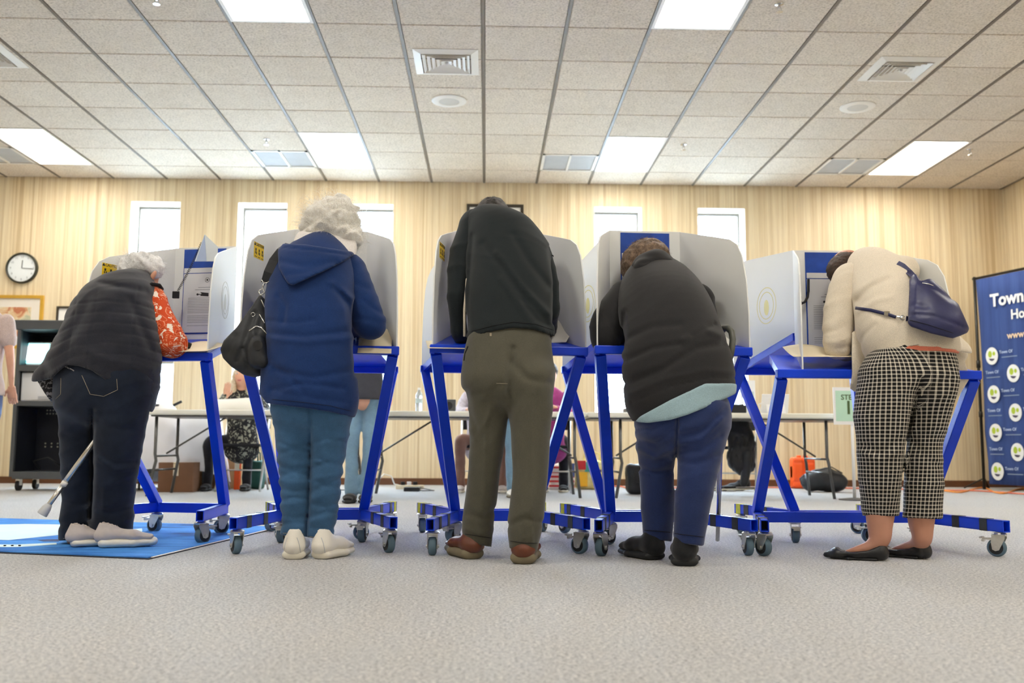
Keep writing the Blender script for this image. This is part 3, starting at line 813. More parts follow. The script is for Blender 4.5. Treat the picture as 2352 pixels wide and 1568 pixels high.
def face_parts(parent, c, f, up, k=1.0):
    f = Vector(f).normalized(); up = Vector(up); up = (up-f*up.dot(f)).normalized(); sd = f.cross(up).normalized(); c = Vector(c)
    rot = Matrix((sd, f, up)).transposed()
    for sx in (-1, 1):
        e = SDF().ell(c+(sd*sx*.03+f*.079+up*.008)*k, Vector((.0145, .011, .009))*k, rot, .004).build('eye', 'eye_white', parent, .003)
        SDF().ell(c+(sd*sx*.03+f*.0885+up*.008)*k, Vector((.006, .003, .006))*k, rot, .002).build('iris', 'iris', e, .0016)
    SDF().ell(c+(f*.100+up*-.060)*k, Vector((.024, .005, .0045))*k, rot, .003).ell(c+(f*.098+up*-.068)*k, Vector((.02, .006, .006))*k, rot, .003).build('mouth', 'lip', parent, .003)

def shoe(parent, heel, ang, L, W, H, upmat, solemat, sole_h=.028, style='sneaker', zlift=0.0):
    """heel: floor point under the heel; ang: heading of the toe (0 = +Y, ccw)"""
    c, s_ = math.cos(ang), math.sin(ang); h0 = Vector((heel[0], heel[1], zlift))
    def q(u, v, z): return h0+Vector((c*u-s_*v, s_*u+c*v, z))         # u right, v forward
    ux = (c, s_, 0)
    up = SDF()
    zu = sole_h*.75
    if style == 'flat':
        up.seg(q(0, .035, .03), q(0, L*.45, .028), W*.43, W*.46, .034, .030, ux, .02)
        up.seg(q(0, L*.45, .028), q(-W*.05, L*.78, .020), W*.46, W*.40, .030, .022, ux, .02)
        up.seg(q(-W*.05, L*.78, .020), q(-W*.05, L*.95, .014), W*.40, W*.14, .022, .011, ux, .02)
        up.seg(q(0, .026, .03), q(0, .030, H), W*.38, W*.33, .024, .02, ux, .015)
        def top(x, y, z, px, py):
            v_ = (x-h0.x)*-s_+(y-h0.y)*c
            return z-zlift-np.interp(v_, [-.02, .03, L*.3, L*.55, L*.72, L*.8, L], [H+.004, H, .040, .030, .034, .06, .06])
        up.clip.append(top); up.clip.append(lambda x, y, z, px, py: zlift+.004-z)
    else:
        up.seg(q(0, .050, zu+H*.26), q(0, L*.60, zu+H*.22), W*.39, W*.43, H*.27, H*.26, ux, .02)
        up.seg(q(0, L*.60, zu+H*.22), q(0, L*.84, zu+H*.14), W*.43, W*.36, H*.26, H*.16, ux, .02)
        up.seg(q(0, .048, zu+H*.22), q(0, .056, zu+H*.74), W*.385, W*.31, .046, .038, ux, .02)
        up.seg(q(0, .06, zu+H*.5), q(0, L*.55, zu+H*.32), W*.31, W*.31, H*.24, H*.16, ux, .02)
        up.clip.append(lambda x, y, z, px, py: zlift+zu*.8-z)
        up.seg(q(0, .06, zu+H*.86), q(0, .065, zu+H*1.3), W*.24, W*.27, .033, .04, ux, .005, 'sub')
    o = up.build('shoe', upmat, parent, .005)
    so = SDF(); sh = sole_h
    wf = .34 if style != 'flat' else .2
    so.seg(q(0, .045, sh*.5), q(0, L*.60, sh*.5), W*.47, W*.5, sh*.62, sh*.55, ux, .01)
    so.seg(q(0, L*.60, sh*.5), q(W*.0, L*.88, sh*.55), W*.5, W*wf, sh*.55, sh*.45, ux, .01)
    so.clip.append(lambda x, y, z, px, py: np.maximum(zlift+.001-z, z-zlift-sh*1.02))
    so.build('sole', solemat, o, .004)
    return o

def pants_uv(me, axes, off):
    """cylindrical UV around the nearest leg axis, seam on the far side"""
    n = len(me.vertices); co = np.zeros(n*3, dtype=np.float32); me.vertices.foreach_get('co', co); co = co.reshape(-1, 3)+np.array(off)
    U = np.zeros((n, 2)); best = np.full(n, 1e9)
    for a, b, rr in axes:
        a = np.array(a); b = np.array(b); d = b-a; L = np.linalg.norm(d); d /= L
        t = np.clip((co-a)@d, 0, L); q = co-a-t[:, None]*d; dist = np.linalg.norm(q, axis=1)
        m_ = dist < best; best = np.where(m_, dist, best)
        ang = np.arctan2(q[:, 0], -q[:, 1])
        u = ang*rr+a[0]; v = (co[:, 2])
        U[m_, 0] = u[m_]; U[m_, 1] = v[m_]
    uv = me.uv_layers.new(name='UVMap'); li = np.zeros(len(me.loops), dtype=np.int32); me.loops.foreach_get('vertex_index', li)
    uv.data.foreach_set('uv', U[li].astype(np.float32).ravel())

def person(loc, label):
    return root('person', loc, label, 'person')
# ------------------------------------------------------------------ helpers for dressed figures
from mathutils.bvhtree import BVHTree
def surf(o, pts, off=.002):
    """points of the pixel list dropped onto the camera side of object o"""
    me = o.data; w0 = wloc(o)
    key = o.name
    if key not in surf.c:
        surf.c[key] = BVHTree.FromPolygons([v.co+w0 for v in me.vertices], [p.vertices[:] for p in me.polygons])
    out = []; cp = Vector((0, 0, CAMZ)); last = None
    for x, y in pts:
        d = ray(x, y).normalized(); h = surf.c[key].ray_cast(cp, d)
        if h[0] is not None: last = h[0]-d*off; out.append(last)
    return out
surf.c = {}
def dens(pts, n=8):
    out = []
    for (a, b), (c, d) in zip(pts[:-1], pts[1:]):
        for i in range(n): out.append((a+(c-a)*i/n, b+(d-b)*i/n))
    return out+[pts[-1]]
def line_on(o, pts, r, mat, name, parent=None, n=8, off=.0015):
    q = surf(o, dens(pts, n), off)
    if len(q) < 2: return None
    return MB().tube(q, r, 5).build(name, mat, parent or o, True, world=True)
def strip_on(o, pts, w, mat, name, parent=None, n=8, off=.004, th=.003):
    q = surf(o, dens(pts, n), off); b = MB()
    if len(q) < 2: return None
    V = []
    for i, p in enumerate(q):
        d = (q[min(i+1, len(q)-1)]-q[max(i-1, 0)]).normalized(); nr = (p-Vector((0, 0, CAMZ))).normalized(); s_ = d.cross(nr).normalized()*w/2
        V += [p-s_, p+s_, p+s_+nr*th, p-s_+nr*th]
    F = []
    for i in range(len(q)-1):
        for k in range(4): F.append((4*i+k, 4*i+(k+1) % 4, 4*i+4+(k+1) % 4, 4*i+4+k))
    F += [(0, 1, 2, 3), tuple(4*(len(q)-1)+k for k in (3, 2, 1, 0))]
    b.add(V, F); return b.build(name, mat, parent or o, True, world=True)
def pclip(poly, Y=3.9):
    """keep the inside of a pixel polygon"""
    k = Y/FPX
    def fn(x, y, z, px, py):
        best = np.full(px.shape, 1e9, dtype=np.float32); ins = np.zeros(px.shape, dtype=bool); n = len(poly)
        for i in range(n):
            (x0, y0), (x1, y1) = poly[i], poly[(i+1) % n]; ex, ey = x1-x0, y1-y0
            t = np.clip(((px-x0)*ex+(py-y0)*ey)/(ex*ex+ey*ey+1e-9), 0, 1)
            best = np.minimum(best, (px-x0-t*ex)**2+(py-y0-t*ey)**2)
            c = ((y0 > py) != (y1 > py)) & (px < (x1-x0)*(py-y0)/((y1-y0) if y1 != y0 else 1e-9)+x0); ins ^= c
        return np.where(ins, -1, 1)*np.sqrt(best)*k
    return fn
def hem(pts, Y=3.9):              # keep above the pixel line
    k = Y/FPX
    return lambda x, y, z, px, py: (py-pxpoly(px, pts))*k
def hem_top(pts, Y=3.9):          # keep below the pixel line
    k = Y/FPX
    return lambda x, y, z, px, py: (pxpoly(px, pts)-py)*k
def L(*a): return [pt(*((q[0], q[1], q[2], q[3]+1.5)+tuple(q[4:]))) for q in a]
def shrink(ch, k, dk=None): return [(c[0], c[1]*k, c[2]*(dk or k)) for c in ch]
def body(parent, skin, legs, torso, arms, head, hands, k=.78, face=None, bare=()):
    s = SDF()
    for ch in legs: s.chain(shrink(ch, .58), .02)
    for ch in bare: s.chain(ch, .02)
    s.chain(shrink(torso, .72), .03)
    for ch in arms: s.chain(shrink(ch, .7), .015)
    c, f, up, hk = head; rot = head_sdf(s, c, f, up, hk)
    s.seg(torso[-1][0], Vector(c)-Vector(up).normalized()*.03*hk-Vector(f).normalized()*.02*hk, .058*hk, .055*hk, k=.02)
    mes = [s.mesh('body', .0085, parent, 1)]
    for h in hands:
        q = SDF(); hand_sdf(q, *h); mes.append(q.mesh('hand', .0035, parent, 1))
    me = join_meshes('body', mes) if len(mes) > 1 else mes[0]
    b = link('body', me, skin, parent, True)
    if face: face_parts(b, c, f, up, hk)
    return b

# fabrics
fabric('denim_dark', (27, 36, 52), var=.4, vscale=6, weave=600, sheen=.15); fabric('denim_blue', (62, 100, 138), var=.28, vscale=7, weave=520, sheen=.15)
fabric('denim_light', (118, 150, 172), var=.2, vscale=6, weave=300); fabric('quilt_black', (38, 40, 49), var=.2, vscale=12, weave=300)
fabric('navy_coat', (24, 52, 104), var=.2, vscale=5, weave=380, sheen=.15); fabric('olive_wool', (88, 86, 74), var=.1, vscale=8, weave=520)
fabric('sweater_black', (31, 38, 41), var=.14, vscale=6, weave=420, sheen=.12); fabric('hoodie_black', (42, 42, 44), var=.12, vscale=6, weave=420, sheen=.15)
fabric('navy_jersey', (36, 52, 98), var=.12, vscale=7, weave=420, sheen=.3); fabric('tee_blue', (158, 186, 196), var=.06, weave=420)
fabric('beige_wool', (228, 216, 196), var=.05, vscale=6, weave=420, sheen=.2); fabric('salmon', (226, 128, 102), var=.08); fabric('collar_white', (236, 230, 226), var=.05)
plain('leather_black', (30, 31, 34), .42, 0, .5, var=.2, vscale=20, bump=.2, bscale=120); plain('leather_brown', (104, 56, 36), .4, var=.2, vscale=15)
plain('shoe_white', (236, 232, 222), .5, var=.03); plain('sole_white', (238, 233, 218), .6, var=.03); plain('sole_tan', (124, 114, 90), .7, var=.08); plain('mesh_grey', (200, 190, 184), .8, var=.06, vscale=40)
fabric('shoe_black', (30, 32, 36), var=.2, vscale=20); plain('sole_black', (34, 36, 38), .6, var=.1); plain('bag_black', (34, 37, 42), .55, 0, .4, var=.25, vscale=9, bump=.25, bscale=60)
plain('bag_navy', (31, 35, 82), .45, 0, .5, var=.15, vscale=8, bump=.15, bscale=60); plain('thread', (150, 140, 120), .7, var=0); plain('silver', (215, 215, 212), .2, .9, var=.03)
plain('seam_dark', (16, 18, 24), .9, var=0)
m, t = newmat('plaid', (30, 30, 30), .85, 0, .2)
uvn = t.add('ShaderNodeUVMap'); sp = t.add('ShaderNodeSeparateXYZ'); t.link(uvn.outputs[0], sp.inputs[0])
outs = []
for i in (0, 1):
    a = t.add('ShaderNodeMath', operation='MULTIPLY'); a.inputs[1].default_value = 1/.0155; t.link(sp.outputs[i], a.inputs[0])
    b_ = t.add('ShaderNodeMath', operation='FRACT'); t.link(a.outputs[0], b_.inputs[0])
    c_ = t.add('ShaderNodeMath', operation='LESS_THAN'); c_.inputs[1].default_value = .29; t.link(b_.outputs[0], c_.inputs[0]); outs.append(c_)
mxm = t.add('ShaderNodeMath', operation='ADD'); t.link(outs[0].outputs[0], mxm.inputs[0]); t.link(outs[1].outputs[0], mxm.inputs[1])
rr = t.ramp(mxm.outputs[0], [(0, lin((28, 28, 30))), (.5, lin((168, 162, 150))), (1, lin((226, 220, 206)))])
hm = t.add('ShaderNodeMath', operation='MULTIPLY'); hm.inputs[1].default_value = .5; t.link(mxm.outputs[0], hm.inputs[0]); t.link(hm.outputs[0], rr.inputs[0])
t.link(rr.outputs[0], t.b.inputs['Base Color'])
m, t = newmat('floral_orange', (214, 84, 40), .85, 0, .2)
v = t.coords(); n1 = t.noise(v, 8.5, 2, .5, 2.6); n2 = t.noise(v, 15, 1, .5, 3.0)
r1 = t.ramp(n1.outputs[0], [(.0, lin((186, 58, 24))), (.40, lin((196, 66, 30))), (.43, lin((240, 150, 104))), (.455, lin((208, 76, 36))), (.56, lin((218, 88, 46))), (.575, lin((246, 186, 150))), (.60, lin((212, 80, 40)))])
r2 = t.ramp(n2.outputs[0], [(.60, (0, 0, 0, 1)), (.63, (1, 1, 1, 1))])
mx = t.add('ShaderNodeMix', data_type='RGBA'); t.link(r2.outputs[0], mx.inputs[0]); t.link(r1.outputs[0], mx.inputs[6]); mx.inputs[7].default_value = lin((248, 232, 216)); t.link(mx.outputs[2], t.b.inputs['Base Color'])
m, t = newmat('lining_print', (40, 40, 46), .8); v = t.coords(); n1 = t.noise(v, 45, 2, .5, 1.5); r1 = t.ramp(n1.outputs[0], [(.5, lin((34, 34, 40))), (.56, lin((150, 148, 152)))], 'LINEAR'); t.link(r1.outputs[0], t.b.inputs['Base Color'])

# ================================================================== person 1: black quilted vest, dark jeans
p1 = person(Pz(235, 1257), 'white-haired person in a black quilted vest and orange floral shirt bending over a booth desk')
MT = .008                                             # stands on the mat
lg1 = L((195, 880, 4.30, 60, .12), (190, 960, 4.31, 50), (185, 1050, 4.33, 42), (184, 1130, 4.34, 37), (180, 1190, 4.34, 38), (174, 1236, 4.34, 36))
lg2 = L((285, 880, 4.24, 62, .13), (276, 960, 4.24, 58), (266, 1040, 4.25, 54), (260, 1110, 4.27, 48), (256, 1170, 4.29, 47), (252, 1228, 4.30, 48))
s = SDF().chain(lg1, .02).chain(lg2, .02).chain(L((238, 850, 4.27, 104, .15), (238, 900, 4.26, 110, .16)), .03)
s.fn.append(folds(.006, 60, 1, .2)); s.clip.append(hem([(100, 1242), (140, 1241), (206, 1238), (300, 1228), (340, 1228)], 4.3))
for c in ([(212, 940), (210, 1000), (213, 1080), (208, 1190)],): s.crease(c, 5, .02)
for c, w_, d_ in (([(222, 1040), (262, 1062), (310, 1060)], 6, .007), ([(225, 1052), (265, 1080), (312, 1075)], 5, -.006), ([(215, 960), (250, 985), (300, 985)], 8, .006), ([(150, 1000), (180, 1010), (208, 990)], 7, .006), ([(150, 1150), (190, 1160), (205, 1150)], 6, .006), ([(220, 1170), (260, 1178), (300, 1165)], 7, .008), ([(240, 1120), (238, 1180)], 6, -.006), ([(140, 1205), (180, 1215), (205, 1205)], 6, .007)): s.crease(c, w_, d_)
jn = s.build('jeans', 'denim_dark', p1, .007)
for c in ([(188, 862), (196, 880), (207, 905), (238, 910), (270, 895), (268, 870)], [(140, 868), (139, 905), (128, 916)]): line_on(jn, c, .0011, 'thread', 'pocket_stitching', n=6)
line_on(jn, [(145, 1236), (200, 1233)], .001, 'thread', 'hem_stitching'); line_on(jn, [(208, 1232), (298, 1222)], .001, 'thread', 'hem_stitching')
to1 = L((235, 905, 4.28, 118, .18), (238, 850, 4.28, 126, .185), (250, 790, 4.31, 112, .18), (260, 730, 4.37, 96, .17), (281, 692, 4.45, 76, .15), (306, 666, 4.53, 50, .105))
s = SDF().chain(to1, .03); s.seg(P(215, 800, 4.28), P(122, 878, 4.27), .13, .085, .13, .09, k=.04); s.seg(P(302, 706, 4.45), P(345, 680, 4.5), .085, .05, k=.03)
s.clip.append(hem([(60, 878), (85, 876), (118, 870), (140, 848), (155, 838), (180, 840), (210, 850), (260, 885), (310, 920), (345, 946), (400, 960)], 4.3))
for i in range(8):
    y0 = 690+i*24; s.crease([(100, y0+40+i*2), (170, y0+8), (240, y0), (310, y0+6), (370, y0+26)], 2.2, .0032)
for i in range(4): s.crease([(180+i*46, 660), (165+i*46, 760), (140+i*52, 900)], 2.2, .003)
for c, w_, d_ in (([(300, 690), (345, 800)], 10, .008), ([(200, 700), (150, 800)], 10, .007), ([(250, 850), (330, 880)], 9, .008), ([(180, 800), (260, 830), (350, 850)], 8, -.006), ([(230, 650), (300, 662), (335, 668)], 7, .008)): s.crease(c, w_, d_)
s.fn.append(wrinkle(.004, 30, 2)); s.fn.append(folds(.0035, 40, 3, .9))
vs = s.build('quilted_vest', 'quilt_black', p1, .007)
s = SDF().ell(P(112, 888, 4.29), (.062, .05, .075)); s.clip.append(pclip([(84, 872), (104, 905), (120, 926), (134, 900), (138, 856), (118, 862)], 4.3)); s.build('vest_lining', 'lining_print', vs, .006)
line_on(vs, [(150, 841), (210, 853), (260, 887), (310, 921), (338, 940)], .003, 'lining_print', 'hem_piping')
ar1 = L((350, 672, 4.50, 24), (360, 710, 4.44, 29), (378, 755, 4.40, 33), (396, 789, 4.37, 33)); fo1 = L((396, 789, 4.37, 32), (372, 778, 4.55, 26), (345, 768, 4.68, 20))
ar1b = L((232, 690, 4.5, 24), (220, 740, 4.6, 26), (225, 778, 4.62, 22)); fo1b = L((225, 778, 4.62, 22), (285, 775, 4.72, 18))
for a, f in ((ar1, fo1), (ar1b, fo1b)):
    s = SDF().chain(a, .015).chain(f, .015); s.fn.append(folds(.006, 55, 5, .7)); s.build('sleeve', 'floral_orange', p1, .007)
for c in ():
    pass
MB().tube([P(332, 660, 4.42), P(350, 652, 4.44), P(366, 655, 4.46), P(372, 664, 4.5)], .009, 8).build('armhole_trim', 'seam_dark', p1, True, world=True)
hc = P(324, 634, 4.63)
body(p1, 'skin', [lg1, lg2], to1, [ar1, fo1, ar1b, fo1b], (hc, (.42, .62, -.66), (.25, .55, .6), .98), [(P(345, 768, 4.68), (-.5, .9, -.1), (0, 0, -1), (-1, 0, 0), .17, .6), (P(285, 775, 4.72), (.9, .4, -.1), (0, 0, -1), (0, 1, 0), .17, .4)])
ear = SDF().ell(P(351, 634, 4.53), (.011, .016, .03), Matrix.Rotation(R(28), 3, 'Y'), .004).build('ear', 'skin', p1, .004)
s = SDF().ell(P(325, 614, 4.62), (.098, .105, .074)).ell(P(300, 622, 4.58), (.055, .06, .045)).ell(P(350, 612, 4.6), (.05, .07, .052))
s.fn.append(wrinkle(.006, 120, 7)); hr = s.build('hair', 'hair_silver', p1, .006)
strands('hair_strands', 'hair_silver', hr, P(325, 612, 4.62), (.095, .098, .064), 1500, .05, 1.0, 3, -.6, .0009)
shoe(p1, Pz(146, 1256, MT), R(-62), .25, .095, .075, 'mesh_grey', 'sole_white', .034, zlift=MT)
shoe(p1, Pz(212, 1257, MT), R(-74), .275, .10, .075, 'mesh_grey', 'sole_white', .04, zlift=MT)
# the cane hooked on the desk edge
cn = root('walking_cane', P(100, 1180, 4.17), 'silver adjustable walking cane with a grey rubber tip slanting past dark jeans', 'cane')
ca, cb, cc = P(103, 1172, 4.17), P(205, 1030, 4.225), P(372, 806, 4.36)
dr = (cb-ca).normalized()
MB().tube([ca, ca+(cb-ca)*.42], .0105, 14).build('lower_tube', 'silver', cn, True, world=True)
MB().tube([ca+(cb-ca)*.40, ca+(cb-ca)*.46], .0135, 14).build('collar', 'fixture_white', cn, True, world=True)
MB().tube([ca+(cb-ca)*.44, cb, cc], .0125, 14).build('upper_tube', 'silver', cn, True, world=True)
MB().tube([ca-dr*.02, ca-dr*.017, ca+dr*.012, ca+dr*.03], [.021, .022, .019, .0135], 16).build('rubber_tip', 'grille_grey', cn, True, world=True)
b = MB()
for i in range(9):
    p = ca+(cb-ca)*(.5+.056*i); b.lathe([(.003, -.0145), (.003, .0145)], p, 8, 'x')
b.build('adjustment_hole', 'print_black', cn, world=True)
MB().tube([cc, cc+dr*.04, cc+dr*.055+Vector((.04, .02, 0)), cc+dr*.04+Vector((.09, .05, -.005))], .014, 12).build('handle', 'rubber_black', cn, True, world=True)

# ================================================================== person 2: white hair, navy hooded coat
p2 = person(Pz(710, 1287), 'white-haired person in a hooded navy coat and blue jeans leaning over a booth')
lg1 = L((675, 930, 3.84, 46, .10), (675, 1000, 3.845, 41), (677, 1080, 3.85, 36), (679, 1150, 3.86, 33), (677, 1230, 3.865, 30))
lg2 = L((760, 940, 3.83, 48, .10), (753, 1020, 3.84, 43), (747, 1090, 3.85, 38), (743, 1160, 3.86, 35), (735, 1234, 3.865, 29))
s = SDF().chain(lg1, .015).chain(lg2, .015).chain(L((718, 880, 3.84, 92, .12), (718, 930, 3.83, 92, .12)), .03)
s.fn.append(folds(.006, 75, 11, .15)); s.clip.append(hem([(600, 1230), (648, 1229), (700, 1232), (760, 1243), (800, 1243)]))
s.crease([(712, 930), (712, 1040), (709, 1150), (702, 1230)], 3.5, .011)
for y0, sl in ((1015, 14), (1042, -10), (1068, 12), (1095, -12), (1120, 10), (1150, -8), (1180, 10), (1205, -6)):
    s.crease([(640, y0), (675, y0+sl), (706, y0+sl*.4)], 5, .006); s.crease([(716, y0+6), (750, y0+6-sl), (790, y0)], 5, .006)
jn = s.build('jeans', 'denim_blue', p2, .007)
line_on(jn, [(650, 1224), (698, 1226)], .001, 'thread', 'hem_stitching'); line_on(jn, [(706, 1232), (760, 1237)], .001, 'thread', 'hem_stitching')
to2 = L((716, 925, 3.83, 104, .145), (716, 850, 3.83, 104, .145), (713, 770, 3.85, 102, .14), (712, 690, 3.89, 101, .135), (718, 635, 3.94, 97, .13), (728, 598, 3.99, 78, .11), (738, 578, 4.03, 52, .09))
def coat2(s, e=0, dy=0):
    s.chain([(c[0]+Vector((0, dy, 0)), c[1]+e, c[2]+e) for c in to2], .03); return s
s = coat2(SDF()); s.seg(P(645, 850, 3.84), P(616, 914, 3.82), .08, .035, .1, .06, k=.03)
s.clip.append(hem([(560, 902), (598, 906), (612, 926), (640, 930), (700, 937), (760, 946), (812, 959), (860, 965)]))
s.fn.append(folds(.003, 38, 12, .1)); s.fn.append(wrinkle(.003, 25, 14))
for c, w_, d_ in (([(620, 765), (700, 772), (810, 758)], 6, .006), ([(622, 778), (700, 786), (812, 776)], 5, -.005), ([(630, 850), (720, 868), (815, 848)], 7, .006), ([(625, 895), (700, 880), (790, 892)], 6, .006), ([(615, 735), (680, 742), (720, 735)], 5, .005), ([(770, 660), (800, 700), (814, 760)], 8, .010), ([(815, 690), (812, 800), (818, 860)], 4, .014), ([(710, 700), (708, 800), (706, 930)], 1.6, .003), ([(640, 680), (655, 700), (650, 740)], 6, .007), ([(760, 650), (790, 670), (812, 690)], 7, -.007), ([(610, 830), (660, 860), (700, 905)], 8, .006), ([(640, 900), (720, 915), (800, 925)], 5, .004)): s.crease(c, w_, d_)
ct = s.build('hooded_coat', 'navy_coat', p2, .007)
line_on(ct, [(625, 917), (700, 924), (760, 932), (806, 944)], .0008, 'seam_dark', 'hem_stitching')
s = coat2(SDF(), .022, -.012); s.clip.append(pclip([(638, 575), (650, 559), (700, 561), (760, 570), (810, 578), (815, 584), (790, 600), (740, 625), (700, 643), (672, 656), (660, 650), (640, 615)]))
s.crease([(645, 600), (700, 612), (770, 600)], 7, .007); s.crease([(660, 630), (700, 625), (740, 612)], 6, .005); s.crease([(650, 568), (730, 576), (805, 586)], 2, .005)
s.build('hood', 'navy_coat', ct, .0075, 2)
s = SDF().seg(P(690, 560, 3.97), P(808, 574, 4.0), .03, .022, .07, .06, k=.02).seg(P(735, 552, 4.0), P(790, 566, 4.02), .03, .025, .06, .06); s.build('shirt_collar', 'collar_white', p2, .007)
ar = L((800, 622, 4.00, 42), (828, 690, 3.96, 40), (850, 742, 3.95, 36)); fo = L((850, 742, 3.95, 36), (835, 748, 4.1, 30), (800, 758, 4.28, 24))
arb = L((648, 630, 4.03, 30), (640, 700, 4.12, 30), (650, 750, 4.2, 26)); fob = L((650, 750, 4.2, 26), (700, 765, 4.33, 20))
for a, f in ((ar, fo), (arb, fob)):
    s = SDF().chain(a, .02).chain(f, .02); s.fn.append(folds(.004, 50, 13, .6))
    for c, w_, d_ in (([(835, 690), (860, 710), (880, 722)], 5, .006), ([(820, 730), (850, 735), (886, 745)], 5, .005), ([(812, 650), (845, 662)], 6, .005)): s.crease(c, w_, d_)
    s.build('sleeve', 'navy_coat', p2, .0085)
hc = P(762, 522, 4.14)
body(p2, 'skin', [lg1, lg2], to2, [ar, fo, arb, fob], (hc, (.1, .75, -.6), (0, .6, .75), .95), [(P(800, 758, 4.28), (-.6, .8, -.1), (0, 0, -1), (-1, .3, 0), .165, .6), (P(700, 765, 4.33), (.7, .6, -.1), (0, 0, -1), (.3, 1, 0), .165, .4)])
s = SDF().ell(P(762, 512, 4.10), (.126, .12, .105)).ell(P(795, 540, 4.08), (.07, .09, .062)).ell(P(722, 530, 4.1), (.06, .08, .05)).ell(P(775, 480, 4.12), (.085, .08, .055))
s.fn.append(wrinkle(.009, 75, 15, 1.0)); s.fn.append(wrinkle(.004, 160, 16, 1.0)); hr = s.build('hair', 'hair_white', p2, .006)
strands('hair_strands', 'hair_white', hr, P(762, 512, 4.10), (.122, .116, .10), 2600, .075, 1.6, 4, -.75, .0009)
strands('hair_strands', 'hair_white', hr, P(798, 542, 4.08), (.066, .086, .058), 700, .06, 1.6, 5, -.8, .0009)
h1, h2 = Pz(671, 1287), Pz(722, 1286)
for h_, a in ((h1, R(4)), (h2, R(-26))):
    so = shoe(p2, h_, a, .26, .098, .10, 'shoe_white', 'sole_white', .036)
    cx_ = 671 if h_ is h1 else 727
    for sx in (-1, 1): line_on(so, [(cx_+sx*20, 1270), (cx_+sx*16, 1248), (cx_+sx*11, 1234)], .0014, 'grille_grey', 'heel_piping')
# handbag on her shoulder
hb_ = root('handbag', P(570, 866, 3.9), 'black slouchy shoulder bag with silver zips hanging beside the navy coat', 'bag')
s = SDF().chain(L((598, 690, 3.88, 14, .03), (585, 735, 3.86, 36, .05), (572, 790, 3.84, 62, .075), (575, 822, 3.84, 62, .08)), .03)
s.clip.append(pclip([(597, 676), (612, 690), (617, 740), (619, 864), (590, 868), (560, 861), (532, 843), (512, 822), (506, 802), (514, 782), (543, 752), (572, 712)], 3.85))
s.fn.append(wrinkle(.004, 45, 21))
for c, w_, d_ in (([(585, 720), (560, 790), (545, 830)], 6, .010), ([(540, 770), (525, 810)], 7, .006), ([(560, 800), (570, 840), (600, 850)], 5, .009), ([(600, 730), (590, 770)], 5, .006)): s.crease(c, w_, d_)
s.seg(P(592, 775, 3.76), P(590, 830, 3.76), .03, .045, .03, .035, k=.01)
bg_ = s.build('bag_body', 'bag_black', hb_, .007)
line_on(bg_, [(572, 760), (588, 749), (600, 752), (614, 768)], .0035, 'silver', 'zip'); line_on(bg_, [(596, 722), (608, 742)], .003, 'silver', 'zip'); line_on(bg_, [(600, 688), (612, 715)], .003, 'silver', 'zip')
q = surf(bg_, [(592, 793)], .003)
if q: MB().lathe([(.019, -.002), (.019, 0)], q[0], 20, 'y').build('round_badge', 'leather_black', hb_, world=True)
q = surf(bg_, [(581, 722)], .004)
if q: MB().tube([q[0]+Vector((math.cos(a)*.008, 0, math.sin(a)*.008)) for a in np.linspace(0, 6.28, 14)], .0015, 5).build('ring', 'silver', hb_, True, world=True)
pa = [P(597, 682, 3.86), P(600, 664, 3.86), P(605, 655, 3.86)]
MB().tube([P(594, 668, 3.86), P(604, 662, 3.86), P(608, 672, 3.86), P(598, 678, 3.86), P(594, 668, 3.86)], .003, 6).tube([P(602, 664, 3.86), P(608, 648, 3.86)], .003, 6).tube([P(601, 642, 3.85), P(604, 648, 3.85), P(612, 650, 3.85), P(620, 645, 3.85)], .003, 6).build('snap_hook', 'silver', hb_, True, world=True)
b = MB(); pts = [P(609, 650, 3.86), P(616, 625, 3.85), P(628, 598, 3.86), P(646, 574, 3.92), P(665, 560, 4.02)]
V = []
for i, p in enumerate(pts):
    d = (pts[min(i+1, 4)]-pts[max(i-1, 0)]).normalized(); sd = d.cross(Vector((0, 1, 0))).normalized()*.018
    V += [p-sd, p+sd, p+sd+Vector((0, .004, 0)), p-sd+Vector((0, .004, 0))]
b.add(V, [(4*i+k, 4*i+(k+1) % 4, 4*i+4+(k+1) % 4, 4*i+4+k) for i in range(4) for k in range(4)]+[(0, 1, 2, 3), (19, 18, 17, 16)]); b.build('shoulder_strap', 'bag_black', hb_, world=True)
# ================================================================== person 3: black sweater, olive trousers
p3 = person(Pz(1150, 1292), 'person in a black pullover and olive dress trousers bending over a booth, brown shoes')
lg1 = L((1118, 870, 3.80, 56, .12), (1120, 930, 3.80, 47), (1120, 1000, 3.81, 41), (1113, 1070, 3.82, 36), (1106, 1140, 3.84, 36), (1097, 1205, 3.86, 35), (1098, 1254, 3.87, 30))
lg2 = L((1220, 870, 3.76, 52, .12), (1219, 940, 3.74, 49), (1219, 1010, 3.73, 44), (1218, 1090, 3.72, 40), (1211, 1160, 3.71, 40), (1205, 1215, 3.71, 39), (1202, 1266, 3.71, 29))
s = SDF().chain(lg1, .012).chain(lg2, .012).chain(L((1170, 786, 3.79, 98, .105), (1167, 830, 3.78, 105, .12), (1166, 868, 3.77, 105, .125)), .02)
s.fn.append(folds(.005, 45, 31, .9)); s.clip.append(hem([(1040, 1244), (1070, 1246), (1130, 1256), (1165, 1258), (1232, 1270), (1260, 1272)]))
